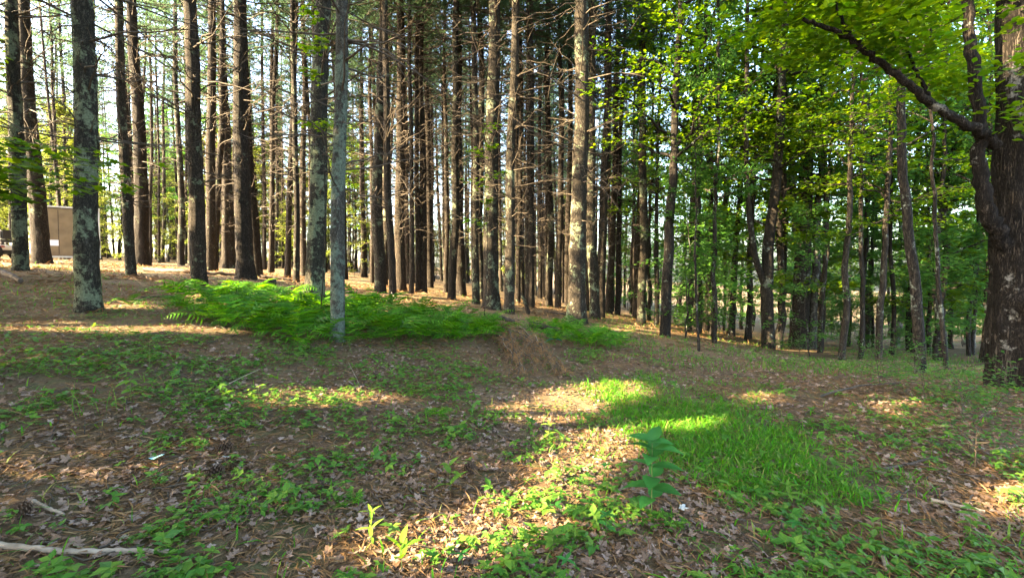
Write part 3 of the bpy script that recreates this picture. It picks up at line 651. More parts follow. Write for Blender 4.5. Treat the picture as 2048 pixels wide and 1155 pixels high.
for i in range(3):
    t = dup(bp[(3, 5, 1)[i]], (0, -60, 0)); bg_.append(t); t.children[1].data = t.children[1].data.copy() if False else t.children[1].data
    for ch in t.children:
        if ch.name.startswith('crown'):
            me2 = ch.data.copy(); me2.materials.clear(); me2.materials.append(LEAF_SUNLIT); ch.data = me2  # crown recoloured with the painted sunlit leaf tone
def f_sunlit():
    d = r_.uniform(30, 72); u = r_.uniform(-1.35, .16) if r_.random() < .7 else r_.uniform(-1.3, -.5)
    if u > -.3 and d < 46: return None
    return (u * d, d, 0)
scatter_proto(bg_, 90, f_sunlit, 2.2, [('leafy tree with painted sun glow in the bright open beyond the left pines', 'golden leafy trees beyond the left pines')], .7, 1.2)
def f_pole():
    d = r_.uniform(12.5, 25); u = r_.uniform(.24, 1.02)
    return None if (u < .32 and d < 20) else (u * d, d, 0)
pl_ = [dup(bp[i], (0, -60, 0)) for i in (0, 2, 4)]
n0 = len(bpy.data.objects)
scatter_proto(pl_, 30, f_pole, 1.2, [('slender dark pole of a tree with a high crown in the shaded wood', 'slender dark poles in the shaded wood')], .95, 1.2)
for o in list(bpy.data.objects):
    if o.get('group') == 'slender dark poles in the shaded wood': o.scale = (o.scale[0] * .55, o.scale[1] * .55, o.scale[2] * 1.1)
LABS = [('thin leafy sapling in the understory past the trail opening', 'understory saplings past the trail opening'),
        ('leafy sapling in the shaded understory among the dark trunks', 'understory saplings among the dark trunks'), ]
def f_sap():
    d = r_.uniform(20, 58) if r_.random() < .8 else r_.uniform(12.5, 20); u = r_.uniform(.16, 1.3)
    if u < .34 and d < 24: return None
    return (u * d, d, 0 if u < .5 else 1)
scatter_proto(sp_, 96, f_sap, 1.1, LABS, .7, 1.5)
gs_ = []
for i in range(3):
    t = dup(sp_[(0, 1, 3)[i]], (0, -60, 0)); gs_.append(t)
    for ch in t.children:
        if ch.name.startswith('crown'):
            me2 = ch.data.copy(); me2.materials.clear(); me2.materials.append(LEAF_SUNLIT); ch.data = me2  # saplings take the same painted sunlight in their leaf colour
def f_gsap():
    d = r_.uniform(28, 64); return (r_.uniform(-1.3, .16) * d, d, 0)
scatter_proto(gs_, 90, f_gsap, 1.6, [('sapling with painted sunlight at the bright far edge of the pine rows', 'sunlit saplings at the far edge of the pine rows')], .8, 1.5)

# ------------------------------------------------------------------ unseen trees added to shade the clearing, crowns carved for sunbeams
LIT = [(1075, 824, 56, 20), (1140, 803, 62, 21), (1205, 781, 52, 15), (1195, 885, 42, 28), (1135, 930, 40, 20), (1050, 1010, 42, 22), (960, 1075, 60, 28), (830, 1105, 66, 32),
       (60, 655, 110, 7), (200, 657, 110, 8), (340, 656, 80, 6), (680, 790, 48, 9), (1510, 797, 18, 7), (2030, 975, 35, 45), (1385, 850, 28, 12),
       (230, 610, 36, 8), (620, 545, 60, 10), (850, 590, 130, 12), (1270, 655, 50, 8), (1440, 668, 50, 8), (460, 598, 90, 12), (570, 608, 80, 14), (740, 640, 70, 8), (690, 622, 60, 6), (800, 605, 90, 8), (540, 800, 40, 6)]
E1 = np.array([SUN_A[1], -SUN_A[0], 0.]); E2 = np.cross(E1, SUN_T)
_bm = []
for a, c, rx, ry in LIT:
    for k in range(70):
        th_, rr_ = k * 2.39996, math.sqrt((k + .5) / 70) * 1.1; _bm.append(ground(a + rx * rr_ * math.cos(th_), c + ry * rr_ * math.sin(th_)))
_bm = np.array(_bm) + np.array([0, 0, .06]); BEAM = np.stack([_bm @ E1, _bm @ E2], -1)
def shade_keep(base, rad=.17):
    """leaves that leave the sunbeams on to the clearing's bright patches open"""
    def k(lp):
        Q = np.stack([(lp + base) @ E1, (lp + base) @ E2], -1); keep = np.ones(len(Q), bool)
        for s0 in range(0, len(Q), 4000):
            keep[s0:s0 + 4000] = ((Q[s0:s0 + 4000, None] - BEAM[None]) ** 2).sum(-1).min(1) > rad ** 2
        return keep
    return k
def prune(part, base, rad=.05):
    v, f, m = part; ok = shade_keep(base, rad)(v); return v, f[ok[f].all(1)], m
PERP = np.array([SUN_A[1], -SUN_A[0]])
for k, s in enumerate(np.r_[np.arange(-13, 4.6, 2.5), np.arange(-9.5, 5, 2.8)]):
    xy = -(11.5 if k < 8 else 15.5) * SUN_A + s * PERP + r_.normal(0, .5, 2)
    b = np.array([*xy, float(Hh(xy[:1], xy[1:])[0])]); ht = 7. + 6.5 * float(smooth01(-13.5, -9, np.array(s))); zz = np.linspace(-.3, ht, 40)
    path = np.stack([np.cumsum(r_.normal(0, .04, 40)), np.cumsum(r_.normal(0, .04, 40)), zz], -1); path -= path[1] * np.array([1, 1, 0])
    rad = .16 * np.clip(1 - .8 * np.maximum(zz, 0) / ht, .08, 1.2)
    tp, cp = broadleaf(700 + k, path, rad, 1.2, 3.4, 46, 10, 38, .22, sides=8, flat=.25, keep=shade_keep(b))
    tp = [tp[0]] + [prune(q_, b) for q_ in tp[1:]]
    t = thing('broadleaf_tree', 'added unseen leafy tree behind the photographer shading the clearing', 'tree', b, 'added shade trees behind the clearing')  # out of view, put in to block the low sun
    obj('trunk', mk('added_shade_trunk', tp, [BARK_HW]), t); obj('crown', mk('added_shade_crown', cp, [LEAF]), t)

for k, (x, y) in enumerate([(-6.5, -3.5), (-1.0, -6.0), (5.0, -3.0), (9.5, .5), (-11.5, 1.0)]):  # unseen tall trees added to dim the skylight over the clearing
    b = np.array([x, y, float(Hh(np.array([x]), np.array([y]))[0])]); zz = np.linspace(-.3, 17, 40)
    path = np.stack([np.cumsum(r_.normal(0, .04, 40)), np.cumsum(r_.normal(0, .04, 40)), zz], -1); path -= path[1] * np.array([1, 1, 0])
    tp, cp = broadleaf(800 + k, path, .2 * np.clip(1 - .8 * np.maximum(zz, 0) / 17, .08, 1.2), 9.5, 6.2, 40, 10, 26, .26, (.0, .5), sides=8, flat=.25, keep=shade_keep(b))
    tp = [tp[0]] + [prune(q_, b) for q_ in tp[1:]]
    t = thing('broadleaf_tree', 'added unseen tall leafy tree whose high crown roofs the clearing over the photographer', 'tree', b, 'added tall trees roofing the clearing')
    obj('trunk', mk('added_roof_trunk', tp, [BARK_HW]), t); obj('crown', mk('added_roof_crown', cp, [LEAF]), t)

# ------------------------------------------------------------------ ground cover (nobody could count it): one object of each sort
def inside(px, py, poly):
    c = np.zeros(len(px), bool); n = len(poly)
    for i in range(n):
        (x1, y1), (x2, y2) = poly[i], poly[(i + 1) % n]
        c ^= ((y1 > py) != (y2 > py)) & (px < (x2 - x1) * (py - y1) / (y2 - y1 + 1e-9) + x1)
    return c
def scatter(n, d0=2.0, d1=13., umax=1.25, p=1.):
    d = d0 + (d1 - d0) * rng.uniform(0, 1, n) ** p; x = rng.uniform(-umax, umax, n) * d
    P = np.stack([x, d, Hh(x, d)], -1); px, py, _ = proj(P); return P, px, py
def bl(px, py, a, c, rx, ry): return np.exp(-(((px - a) / rx) ** 2 + ((py - c) / ry) ** 2))
GRASS_POLY = [(1225, 775), (1330, 770), (1430, 800), (1530, 840), (1620, 880), (1690, 930), (1760, 975), (1790, 1010), (1680, 1025), (1540, 1000), (1420, 950), (1350, 905), (1260, 870), (1190, 830)]
GRASS_POLY2 = [(1390, 1040), (1560, 1030), (1750, 1060), (2048, 1010), (2300, 1080), (2300, 1300), (1350, 1300), (1330, 1120)]
FERN_POLY = [(350, 600), (430, 585), (600, 590), (800, 612), (990, 640), (1240, 660), (1245, 705), (1000, 700), (700, 705), (500, 690), (380, 640)]

# dead leaves
P, px, py = scatter(44000, 2.0, 13.5, 1.25, 1.15)
nz = fbm(P * np.array([1.1, 1.1, 0]) + 9, 3)
wgt = .42 + .9 * (nz - .42) * 2 + .55 * bl(px, py, 300, 980, 500, 150) + .5 * bl(px, py, 1000, 1000, 420, 160) + .55 * bl(px, py, 1800, 830, 300, 110) - .5 * inside(px, py, GRASS_POLY) - .2 * bl(px, py, 250, 760, 420, 90)
wgt *= np.where(py < 690, .35, 1)
P = P[rng.uniform(0, 1, len(P)) < wgt]; n = len(P); k3 = np.arange(n) % 5
parts = []
for k in range(5):
    q = P[k3 == k]; q = q + np.array([0, 0, .012]) + rng.uniform(0, .012, (len(q), 1)) * np.array([0, 0, 1.]); tv, tf = maple_template(40 + k, .16)
    v, f = stamp(tv, tf, tilted(rng.uniform(0, 6.28, len(q)), .28), q, rng.uniform(.022, .060, len(q)) ); parts.append((v, f, 0))
obj('leaf_litter', mk('leaf_litter', parts, [LITTER], False), kind='stuff', label='brown and pinkish dead leaves over the forest floor')
# dry needles
P, px, py = scatter(170000, 2.0, 10.5, 1.2, 1.1)
P = P[rng.uniform(0, 1, len(P)) < (.22 + 1.1 * (fbm(P * np.array([1.4, 1.4, 0]) + 31, 2) - .4)) * np.where(inside(px, py, GRASS_POLY), .2, 1)]
tv = np.array([[-.008, 0, 0], [.008, 0, 0], [.06, .5, .06], [0, 1, 0]]); tf = np.array([[0, 1, 2], [0, 2, 3]])
v, f = stamp(tv, tf, tilted(rng.uniform(0, 6.28, len(P)), .25), P + np.array([0, 0, .012]), rng.uniform(.06, .12, len(P)))
obj('needle_litter', mk('needle_litter', [(v, f, 0)], [DRYNEEDLE], False), kind='stuff', label='rust brown fallen pine needles')
# twigs
P, px, py = scatter(1500, 2.2, 17, 1.2); n = len(P); yaw = rng.uniform(0, 6.28, n); L = rng.uniform(.08, .5, n) ** 1.3; t5 = np.linspace(-.5, .5, 5)
pth = P[:, None] + np.stack([np.cos(yaw), np.sin(yaw), 0 * yaw], -1)[:, None] * (L[:, None, None] * t5[None, :, None]) + rng.normal(0, .05, (n, 5, 3)) * L[:, None, None]
pth[..., 2] = Hh(pth[..., 0], pth[..., 1]) + .014 + np.abs(rng.normal(0, .01, (n, 5)))
v, f = tubes(pth, rng.uniform(.0015, .006, (n, 1)) * np.ones((1, 5)), 4)
obj('twig_litter', mk('twig_litter', [(v, f, 0)], [DEADWOOD]), kind='stuff', label='small dry twigs scattered over the ground')

# creeping green leaves: sprigs of three or five leaflets
def sprig(nl, seed):
    r = np.random.default_rng(seed); V, F = [], []
    lv = np.array([[0, 0, 0], [-.30, .42, .05], [0, .5, -.03], [.30, .42, .05], [0, 1, -.08]]); lf = np.array([[0, 2, 1], [0, 3, 2], [1, 2, 4], [2, 3, 4]])
    for i in range(nl):
        a = (i - (nl - 1) / 2) * (1.15 if nl == 3 else .95) + r.normal(0, .1); s = r.uniform(.75, 1.1) * (1 if abs(i - (nl - 1) / 2) < 1.1 else .7)
        c, sn = math.cos(a), math.sin(a); q = lv * s; q = np.stack([c * q[:, 0] + sn * q[:, 1], -sn * q[:, 0] + c * q[:, 1], q[:, 2] + q[:, 1] * r.normal(0, .18)], -1)
        F.append(lf + 5 * i); V.append(q)
    V = np.concatenate(V); F = np.concatenate(F); b = len(V)
    V = np.r_[V, [[-.02, 0, 0], [.02, 0, 0], [0, -.35, -.9]]]; F = np.r_[F, [[b, b + 1, b + 2]]]
    return V, F
P, px, py = scatter(80000, 2.0, 13., 1.25, 1.1)
nz = fbm(P * np.array([1.6, 1.6, 0]) + 70, 3); nz2 = fbm(P * np.array([5., 5., 0]) + 7, 2)
wgt = .07 + 3.2 * (nz - .50) + 2.0 * (nz2 - .5) + .35 * bl(px, py, 250, 780, 430, 90) + .55 * bl(px, py, 780, 745, 330, 60) - .30 * bl(px, py, 960, 1050, 240, 110) + .25 * bl(px, py, 1800, 900, 300, 90) - .3 * bl(px, py, 1500, 740, 250, 40) - .9 * bl(px, py, 1140, 805, 120, 36) - .35 * bl(px, py, 430, 960, 420, 110) - .2 * bl(px, py, 1000, 940, 200, 80)
wgt = np.where(inside(px, py, GRASS_POLY), .16, wgt) * np.where(py < 670, .35, 1)
sel = rng.uniform(0, 1, len(P)) < wgt; P = P[sel]; n = len(P); sz = rng.uniform(.018, .048, n) * (1 + .8 * (rng.uniform(0, 1, n) < .10)); parts = []
for k in range(6):
    i = np.arange(n) % 6 == k; q = P[i] + np.array([0, 0, 1.]) * (sz[i] * rng.uniform(.6, 1.5, i.sum()))[:, None]
    v, f = stamp(*sprig(3 if k < 4 else 5, 60 + k), tilted(rng.uniform(0, 6.28, i.sum()), .22), q, sz[i]); parts.append((v, f, 0))
obj('ground_cover', mk('ground_cover', parts, [COVER], False), kind='stuff', label='low creeping green leaves in patches over the clearing')

# grass
def blades(P, L, W_, lean=.8):
    n = len(P); yaw = rng.uniform(0, 6.28, n); le = rng.uniform(.25, 1, n) * lean; t = np.array([0, .4, .75, 1.])
    d = np.stack([np.cos(yaw), np.sin(yaw), 0 * yaw], -1); sd = np.stack([-np.sin(yaw), np.cos(yaw), 0 * yaw], -1)
    pts = P[:, None] + d[:, None] * (L[:, None] * (t ** 1.7)[None] * le[:, None])[..., None] + np.array([0, 0, 1.]) * (L[:, None] * (t - .45 * le[:, None] * t ** 2))[..., None]
    wv = (W_[:, None] * np.array([.8, 1, .7, .05])[None])[..., None] * sd[:, None]
    V = np.stack([pts - wv, pts + wv], 2); idx = np.arange(n * 8).reshape(n, 4, 2)
    F = np.stack([idx[:, :-1, 0], idx[:, :-1, 1], idx[:, 1:, 1], idx[:, 1:, 0]], -1).reshape(-1, 4); return V.reshape(-1, 3), F
P, px, py = scatter(190000, 2.0, 7.6, 1.25, 1.05)
e = (fbm(P * np.array([2.2, 2.2, 0]) + 3, 3) - .5) * 230 + rng.normal(0, 34, len(P))
e2 = (fbm(P * np.array([3.1, 3.1, 0]) + 90, 3) - .5) * 95 + rng.normal(0, 14, len(P))
g1 = inside(px + e, py + e2, GRASS_POLY); g2 = inside(px + e, py + e * .4, GRASS_POLY2)
pr = np.where(g1, .85 + 1.0 * (fbm(P * np.array([2.6, 2.6, 0]) + 44, 3) - .32), np.where(g2, .06 * (.4 + 1.4 * (fbm(P * np.array([3., 3., 0]), 2) - .3)), .012 + .05 * bl(px, py, 900, 830, 80, 40) + .05 * bl(px, py, 1180, 900, 90, 60)))
P = P[rng.uniform(0, 1, len(P)) < pr]; v, f = blades(P, rng.uniform(.035, .13, len(P)), np.where(rng.uniform(0, 1, len(P)) < .2, .0065, rng.uniform(.0018, .0040, len(P))), 1.5)
obj('grass', mk('grass', [(v, f, 0)], [GRASS], False), kind='stuff', label='bright green soft grass in a strip along the trail')
# rougher needle floor under the pines
P, px, py = scatter(60000, 7.5, 21., 1.2)
P = P[(py < 700) & (rng.uniform(0, 1, len(P)) < .2 + 1.6 * (fbm(P * np.array([1.1, 1.1, 0]) + 61, 2) - .4))]
v, f = stamp(tv, tf, tilted(rng.uniform(0, 6.28, len(P)), .3), P + np.array([0, 0, .015]), rng.uniform(.12, .26, (len(P), 1)) * np.array([1.3, 1, 1]))
obj('needle_litter', mk('far_needle_litter', [(v, f, 0)], [DRYNEEDLE], False), kind='stuff', label='fallen needles on the floor beneath the pines')
P, px, py = scatter(16000, 7., 20., 1.2)
P = P[(px < 1250) & (rng.uniform(0, 1, len(P)) < .04 + 1.5 * (fbm(P * np.array([.8, .8, 0]) + 21, 3) - .5) + .4 * bl(px, py, 120, 600, 200, 40) + .3 * bl(px, py, 350, 525, 90, 12))]
v, f = blades(P, rng.uniform(.05, .15, len(P)), rng.uniform(.004, .009, len(P)), 1.2)
obj('pine_floor_greenery', mk('pine_floor_greenery', [(v, f, 0)], [COVER], False), kind='stuff', label='sparse low green plants on the needle floor')
# thin far ground greenery on the right-hand slope
P, px, py = scatter(26000, 8., 22, 1.2)
P = P[(px > 1150) & (rng.uniform(0, 1, len(P)) < .25 + 2 * (fbm(P * np.array([.9, .9, 0]) + 8, 2) - .45) + .6 * bl(px, py, 1680, 735, 220, 16))]
v, f = blades(P, rng.uniform(.06, .17, len(P)), rng.uniform(.004, .009, len(P)), 1.)
obj('trailside_greenery', mk('trailside_greenery', [(v, f, 0)], [COVER], False), kind='stuff', label='sparse low greenery on the shaded slope')

# ------------------------------------------------------------------ ferns
def frond(seed, L=.55):
    r = np.random.default_rng(seed); n = 14; V, F = [], []
    t = np.linspace(0, 1, n); yy = L * (t - .12 * t ** 3); zz = L * (.95 * t - .80 * t ** 2.1); xx = L * r.normal(0, .08) * t ** 2
    sp = np.stack([xx, yy, zz], -1); tv, tf = tubes(sp[None], (.0022 * (1 - .8 * t))[None], 3); V.append(tv); F4 = tf
    pv, pf, nb = [], [], 0
    for i in range(3, n):
        ln = L * .27 * math.sin(min(1., (1 - t[i]) * 1.5 + .06) * 1.57) * (.65 + .35 * smooth01(0, .35, t[i])); tg = sp[i] - sp[i - 1]; tg /= np.linalg.norm(tg)
        for sgn in (-1, 1):
            d = np.array([sgn, .0, 0]) * .92 + tg * .42 + np.array([0, 0, r.normal(-.10, .10)]); d /= np.linalg.norm(d); wv = tg * .014 * (.5 + ln / (L * .27)); up = np.cross(d, tg) * .002
            # toothed pinna: a zig-zag outline along its length
            k = 6; q = []
            for j in range(k + 1):
                s = j / k; wj = (1 - s) ** .7 * (1.0 if j % 2 else .5) + .02; c = sp[i] + d * ln * s - np.array([0, 0, .10 * ln * s * s]); q += [c + wv * wj, c - wv * wj]
            pv += q
            for j in range(k): pf.append([nb + 2 * j, nb + 2 * j + 1, nb + 2 * j + 3, nb + 2 * j + 2])
            nb += 2 * (k + 1)
    return [(V[0], F4, 0), (np.array(pv), np.array(pf), 0)]
FROND = [mk('frond', frond(i, .55 + .05 * i), [FERN], False) for i in range(4)]
def fern(loc, label, group, s, n=7):
    t = thing('fern', label, 'fern', loc, group); a0 = rng.uniform(0, 6.28)
    for i in range(n):
        o = obj('frond', FROND[rng.integers(4)], t); o.rotation_euler = (rng.uniform(-.1, .6), rng.normal(0, .2), a0 + i * 6.283 / n + rng.normal(0, .25)); k = s * rng.uniform(.75, 1.15); o.scale = (k, k, k)
    return t
def place_ferns(n, poly, mind, label, group, smin, smax):
    got = []; tr = 0; X = np.array(poly)
    while len(got) < n and tr < 6000:
        tr += 1; a, c = rng.uniform(X[:, 0].min(), X[:, 0].max()), rng.uniform(X[:, 1].min(), X[:, 1].max())
        if not inside(np.array([a]), np.array([c]), poly)[0]: continue
        p = ground(a, c)
        if any(np.hypot(*(p - q)[:2]) < mind for q in got): continue
        got.append(p); fern(p, label, group, rng.uniform(smin, smax))
place_ferns(78, [(365, 612), (450, 598), (600, 606), (800, 628), (985, 652), (985, 690), (820, 690), (700, 690), (600, 695), (470, 668), (380, 640)], .36, 'bright green fern of the dense bed around the lichen trunks', 'ferns of the dense bed around the lichen trunks', .85, 1.5)
place_ferns(22, [(1050, 660), (1130, 652), (1235, 678), (1240, 702), (1130, 700), (1080, 690)], .34, 'green fern of the small bed between the fallen bough and the trail', 'ferns between the fallen bough and the trail', .65, 1.0)
fern(ground(265, 618), 'lone upright fern on the needle floor left of the fern bed', None, .6, 5)
fern(ground(700, 1020), 'small ferny plant low among dead leaves in the near clearing', None, .24, 6)
fern(ground(872, 838), 'small feathery tuft of green in the middle of the clearing', None, .36, 9)

# ------------------------------------------------------------------ single herbs and seedlings
def herb_leaf(L, W_, droop, fold=.25, rows=7, point=1.0):
    s = np.linspace(0, 1, rows); wd = W_ * .5 * np.sin(np.pi * s ** .8) ** .9 * (1 - .25 * s * point); wd[0] = W_ * .04; wd[-1] = W_ * .01
    y = L * s; z = -droop * L * s ** 2
    V = np.stack([np.stack([-wd, y, z + fold * wd], -1), np.stack([0 * s, y, z], -1), np.stack([wd, y, z + fold * wd], -1)], 1)
    idx = np.arange(rows * 3).reshape(rows, 3); F = np.concatenate([np.stack([idx[:-1, j], idx[:-1, j + 1], idx[1:, j + 1], idx[1:, j]], -1) for j in (0, 1)])
    return V.reshape(-1, 3), F
def herb(px, py, h_px, label, name='seedling', cat='plant', whorls=((.5, 2), (.75, 2), (1., 3)), leaf=.09, wid=.45, el=.35, droop=.35, mat=None, lean=(0, 0), spiral=1.57, base=None):
    b = ground(px, py) if base is None else base; dep = (b - CAM) @ FWD; h = h_px * dep / FPX; mat = mat or HERB
    t = thing(name, label, cat, b); s = np.linspace(0, 1, 8); p = np.stack([lean[0] * h * s ** 1.5, lean[1] * h * s ** 1.5, h * s - .03 * (s == 0)], -1)
    tv, tf = tubes(p[None], (np.maximum(.0022, .010 * h) * (1 - .6 * s))[None], 5); obj('stem', mk('stem', [(tv, tf, 0)], [STEM]), t)
    a0 = rng.uniform(0, 6.28)
    for wi, (f, k) in enumerate(whorls):
        c = np.array([np.interp(f, s, p[:, i]) for i in range(3)])
        for j in range(k):
            a = a0 + wi * spiral + j * 6.283 / k + rng.normal(0, .15); lf = leaf * rng.uniform(.8, 1.15) * (1 - .25 * (f > .95)); v, fc = herb_leaf(lf, lf * wid, droop * rng.uniform(.5, 1.4))
            o = obj('leaf', mk('leaf', [(v, fc, 0)], [mat]), t, c); o.rotation_euler = Euler((el + .35 * (f - .6) + rng.normal(0, .12), rng.normal(0, .15), a), 'XYZ')
    return t
herb(1303, 1040, 158, 'tall seedling with stacked pairs of broad blue-green leaves, before the grass strip', whorls=((.28, 2), (.42, 2), (.55, 2), (.68, 2), (.8, 2), (.9, 2), (1., 4)), leaf=.20, wid=.62, el=.38, droop=.4)
herb(900, 985, 52, 'seedling with two large upright folded leaves amid the leaf litter', whorls=((.25, 2), (.7, 2), (1., 2)), leaf=.15, wid=.42, el=.65, droop=.5, mat=COVER)
herb(1213, 1078, 46, 'small four-leaved seedling below the tall blue-green one', whorls=((.55, 2), (1., 4)), leaf=.095, wid=.5, el=.3)
herb(1577, 1010, 40, 'star-shaped seedling with narrow pointed leaves on the lower edge of the grass', whorls=((.6, 4), (1., 4)), leaf=.10, wid=.3, el=.3, mat=COVER)
herb(1098, 885, 35, 'pale yellow-green sprout lit by the sun patch', whorls=((.5, 3), (1., 4)), leaf=.085, wid=.35, el=.4, mat=HERB_Y)
herb(1106, 1108, 40, 'sunlit seedling with five rounded light green leaves at the bottom', whorls=((.6, 3), (1., 5)), leaf=.085, wid=.6, el=.25, mat=COVER)
herb(743, 1100, 72, 'tall narrow-leaved yellow-green weed in the near sun patch', whorls=((.3, 2), (.55, 2), (.8, 2), (1., 4)), leaf=.095, wid=.26, el=.6, mat=HERB_Y)
herb(803, 1152, 60, 'broad-leaved yellow weed at the bottom border in sunlight', whorls=((.5, 2), (.8, 2), (1., 2)), leaf=.13, wid=.4, el=.75, mat=HERB_Y)
herb(426, 1128, 26, 'palm-like seedling with five spread leaflets near the white stick', whorls=((1., 5),), leaf=.085, wid=.42, el=.15, mat=COVER)
herb(925, 1135, 24, 'flat seedling of five dark leaflets at the bottom middle', whorls=((1., 5),), leaf=.075, wid=.42, el=.1)
herb(1010, 1150, 30, 'lime coloured two-leaved seedling at the bottom border', whorls=((.7, 2), (1., 3)), leaf=.085, wid=.6, el=.2, mat=HERB_Y)
herb(1133, 1150, 28, 'dark seedling of pointed leaves beside the lime coloured one', whorls=((1., 4),), leaf=.075, wid=.4, el=.2)
herb(1112, 1035, 24, 'pair of rounded leaves on a short stem left of the four-leaved seedling', whorls=((1., 3),), leaf=.08, wid=.6, el=.2)
herb(1690, 960, 82, 'leafy light green seedling rising over the right part of the grass', whorls=((.35, 3), (.6, 3), (.8, 3), (1., 4)), leaf=.085, wid=.5, el=.2, mat=COVER)
herb(1640, 955, 55, 'pale-edged seedling just left of the leafy light green one', whorls=((.6, 3), (1., 4)), leaf=.07, wid=.5, el=.2, mat=COVER)
herb(1745, 1095, 52, 'sprout of small oval leaves beside the short yellow stick', whorls=((.4, 2), (.7, 2), (1., 3)), leaf=.07, wid=.5, el=.4, mat=COVER)
herb(1846, 915, 18, 'single yellow leaf cluster beneath the old maple', whorls=((1., 4),), leaf=.085, wid=.6, el=.1, mat=HERB_Y)
herb(262, 805, 62, 'leafy green seedling taller than the creeping leaves at left of the clearing', whorls=((.4, 3), (.7, 4), (1., 5)), leaf=.10, wid=.5, el=.1, mat=COVER)
herb(300, 745, 55, 'dark spindly weed on the shadow edge near the sunlit strip', whorls=((.4, 2), (.7, 2), (1., 2)), leaf=.06, wid=.35, el=.4)
herb(1940, 1090, 70, 'bushy weed with broad leaves in the lower right corner', whorls=((.35, 3), (.6, 4), (.85, 4), (1., 4)), leaf=.085, wid=.5, el=.2, mat=COVER)
herb(1210, 960, 30, 'small round-leaved sprout left of the tall blue-green seedling', whorls=((1., 4),), leaf=.07, wid=.6, el=.2)
herb(1590, 1075, 30, 'dark low leaves under the star-shaped seedling', whorls=((1., 5),), leaf=.085, wid=.5, el=.05)
# grassy stalks at left
b = ground(182, 838); t = thing('grass_tuft', 'tuft of tall thin pale grass stalks in the shaded creeping leaves', 'grass', b)
v, f = blades(rng.normal(0, .07, (14, 3)) * np.array([1, 1, 0]), rng.uniform(.18, .38, 14), np.full(14, .0022), .8); obj('stalk', mk('stalk', [(v, f, 0)], [COVER], False), t)

# low shrubs before the old maple
for px, py, h, lab in [(1850, 800, .55, 'low twiggy shrub with tiny leaves in front of the leaning tree'), (1925, 850, .42, 'spreading thin shrub at the foot of the old maple'),
                       (1760, 770, .45, 'small pale-leaved shrub on the dark green bank'), (1950, 940, .5, 'straggly shrub in the brown litter at far right'),
                       (1690, 715, .5, 'dark low bush under the crooked black tree'), (1600, 708, .5, 'dark bush at the foot of the thick straight trunk')]:
    b = ground(px, py); zz = np.linspace(0, h, 10); path = np.stack([zz * rng.normal(0, .2), zz * rng.normal(0, .2), zz], -1)
    tp, cp = broadleaf(int(px), path, .006 * (1 - .7 * zz / h), .08, .75, 12, 5, 10, .038, (.15, .8), sides=5)
    t = thing('shrub', lab, 'shrub', b); obj('stem', mk('shrub_stem', tp, [DEADWOOD]), t); obj('foliage', mk('shrub_foliage', cp, [LEAF_COOL]), t)

# leafy young maples reaching into view
def young(px_base, b, top, shoots, label, leaf=.095, mat=LEAF, r0=.02):
    """a thin stem with named side shoots (world points) bearing level sprays of leaves"""
    t = thing('maple_sapling', label, 'tree', b); n = 30; p = np.stack([np.linspace(0, (top - b)[i], n) for i in range(3)], -1); p[:, :2] += .06 * np.sin(np.linspace(0, 5, n))[:, None]
    parts = [(*tubes(p[None], np.linspace(r0, r0 * .3, n)[None], 7), 0)]; cp = []
    for k, (a, c, nleaf) in enumerate(shoots):
        a = np.asarray(a) - b; c = np.asarray(c) - b; s = np.linspace(0, 1, 10); q = a + (c - a) * s[:, None]; q[:, 2] += .08 * np.sin(s * 3.1); ln = np.linalg.norm(c - a)
        parts.append((*tubes(q[None], np.linspace(.006, .002, 10)[None], 4), 0))
        u = rng.uniform(.15, 1, nleaf); lp = np.stack([np.interp(u, s, q[:, i]) for i in range(3)], -1) + np.c_[rng.normal(0, .13 * ln ** .5, (nleaf, 2)), rng.normal(0, .03, nleaf)]
        lp = lp[shade_keep(b, .10)(lp)]; nleaf = len(lp)
        yaw = np.arctan2((c - a)[1], (c - a)[0]) + rng.normal(0, .9, nleaf); tv, tf = MAPLE[k % 3]
        cp.append((*stamp(tv, tf, frames(np.stack([np.cos(yaw), np.sin(yaw), -.25 + rng.normal(0, .15, nleaf)], -1), np.stack([rng.normal(0, .25, nleaf), rng.normal(0, .25, nleaf), np.ones(nleaf)], -1)), lp, leaf * rng.uniform(.6, 1.2, nleaf)), 0))
    obj('trunk', mk('young_maple_trunk', parts, [BARK_HW]), t); obj('crown', mk('young_maple_crown', cp, [mat], False), t)
bx = np.array([-6.4, 4.6, float(Hh(np.array([-6.4]), np.array([4.6]))[0])]); sh = []
for px, py, d in [(120, 290, 4.7), (200, 300, 5.0), (60, 330, 4.5), (190, 345, 4.9), (235, 330, 5.2), (40, 395, 4.4), (150, 375, 4.7), (10, 270, 4.3), (255, 380, 5.1), (90, 360, 4.6)]:
    c = at(px, py, d); sh.append((np.array([bx[0], bx[1], c[2] - .15]), c, 110))
young(0, bx, bx + np.array([.2, .1, 3.0]), sh, 'young maple whose level leaf sprays cross the stout lichen-coated pine at left')
for px, py, d, tops, lab in [(968, 640, 11.5, [(945, 300), (985, 290), (930, 360), (975, 400), (1010, 345), (940, 440), (985, 250)], 'slim young maple with leaves climbing in front of the big central pine'),
                             (640, 640, 9.2, [(610, 20), (640, 75), (612, 140), (660, 240), (615, 245), (600, 90)], 'sparse young maple with leaf sprays high beside the thick leaning lichen-flecked pine')]:
    b = ground(px, py); b2 = b.copy(); tp_ = at(px + 5, min(q[1] for q in tops) - 20, b[1]); sh = []
    for a, c in tops:
        e = at(a, c, b[1] - rng.uniform(0, .5)); sh.append((np.array([b[0], b[1], e[2] - .2]) + (tp_ - b) * np.array([1, 1, 0]) * ((e[2] - b[2]) / (tp_[2] - b[2])), e, 34))
    young(px, b, tp_, sh, lab, .10, LEAF, .012)

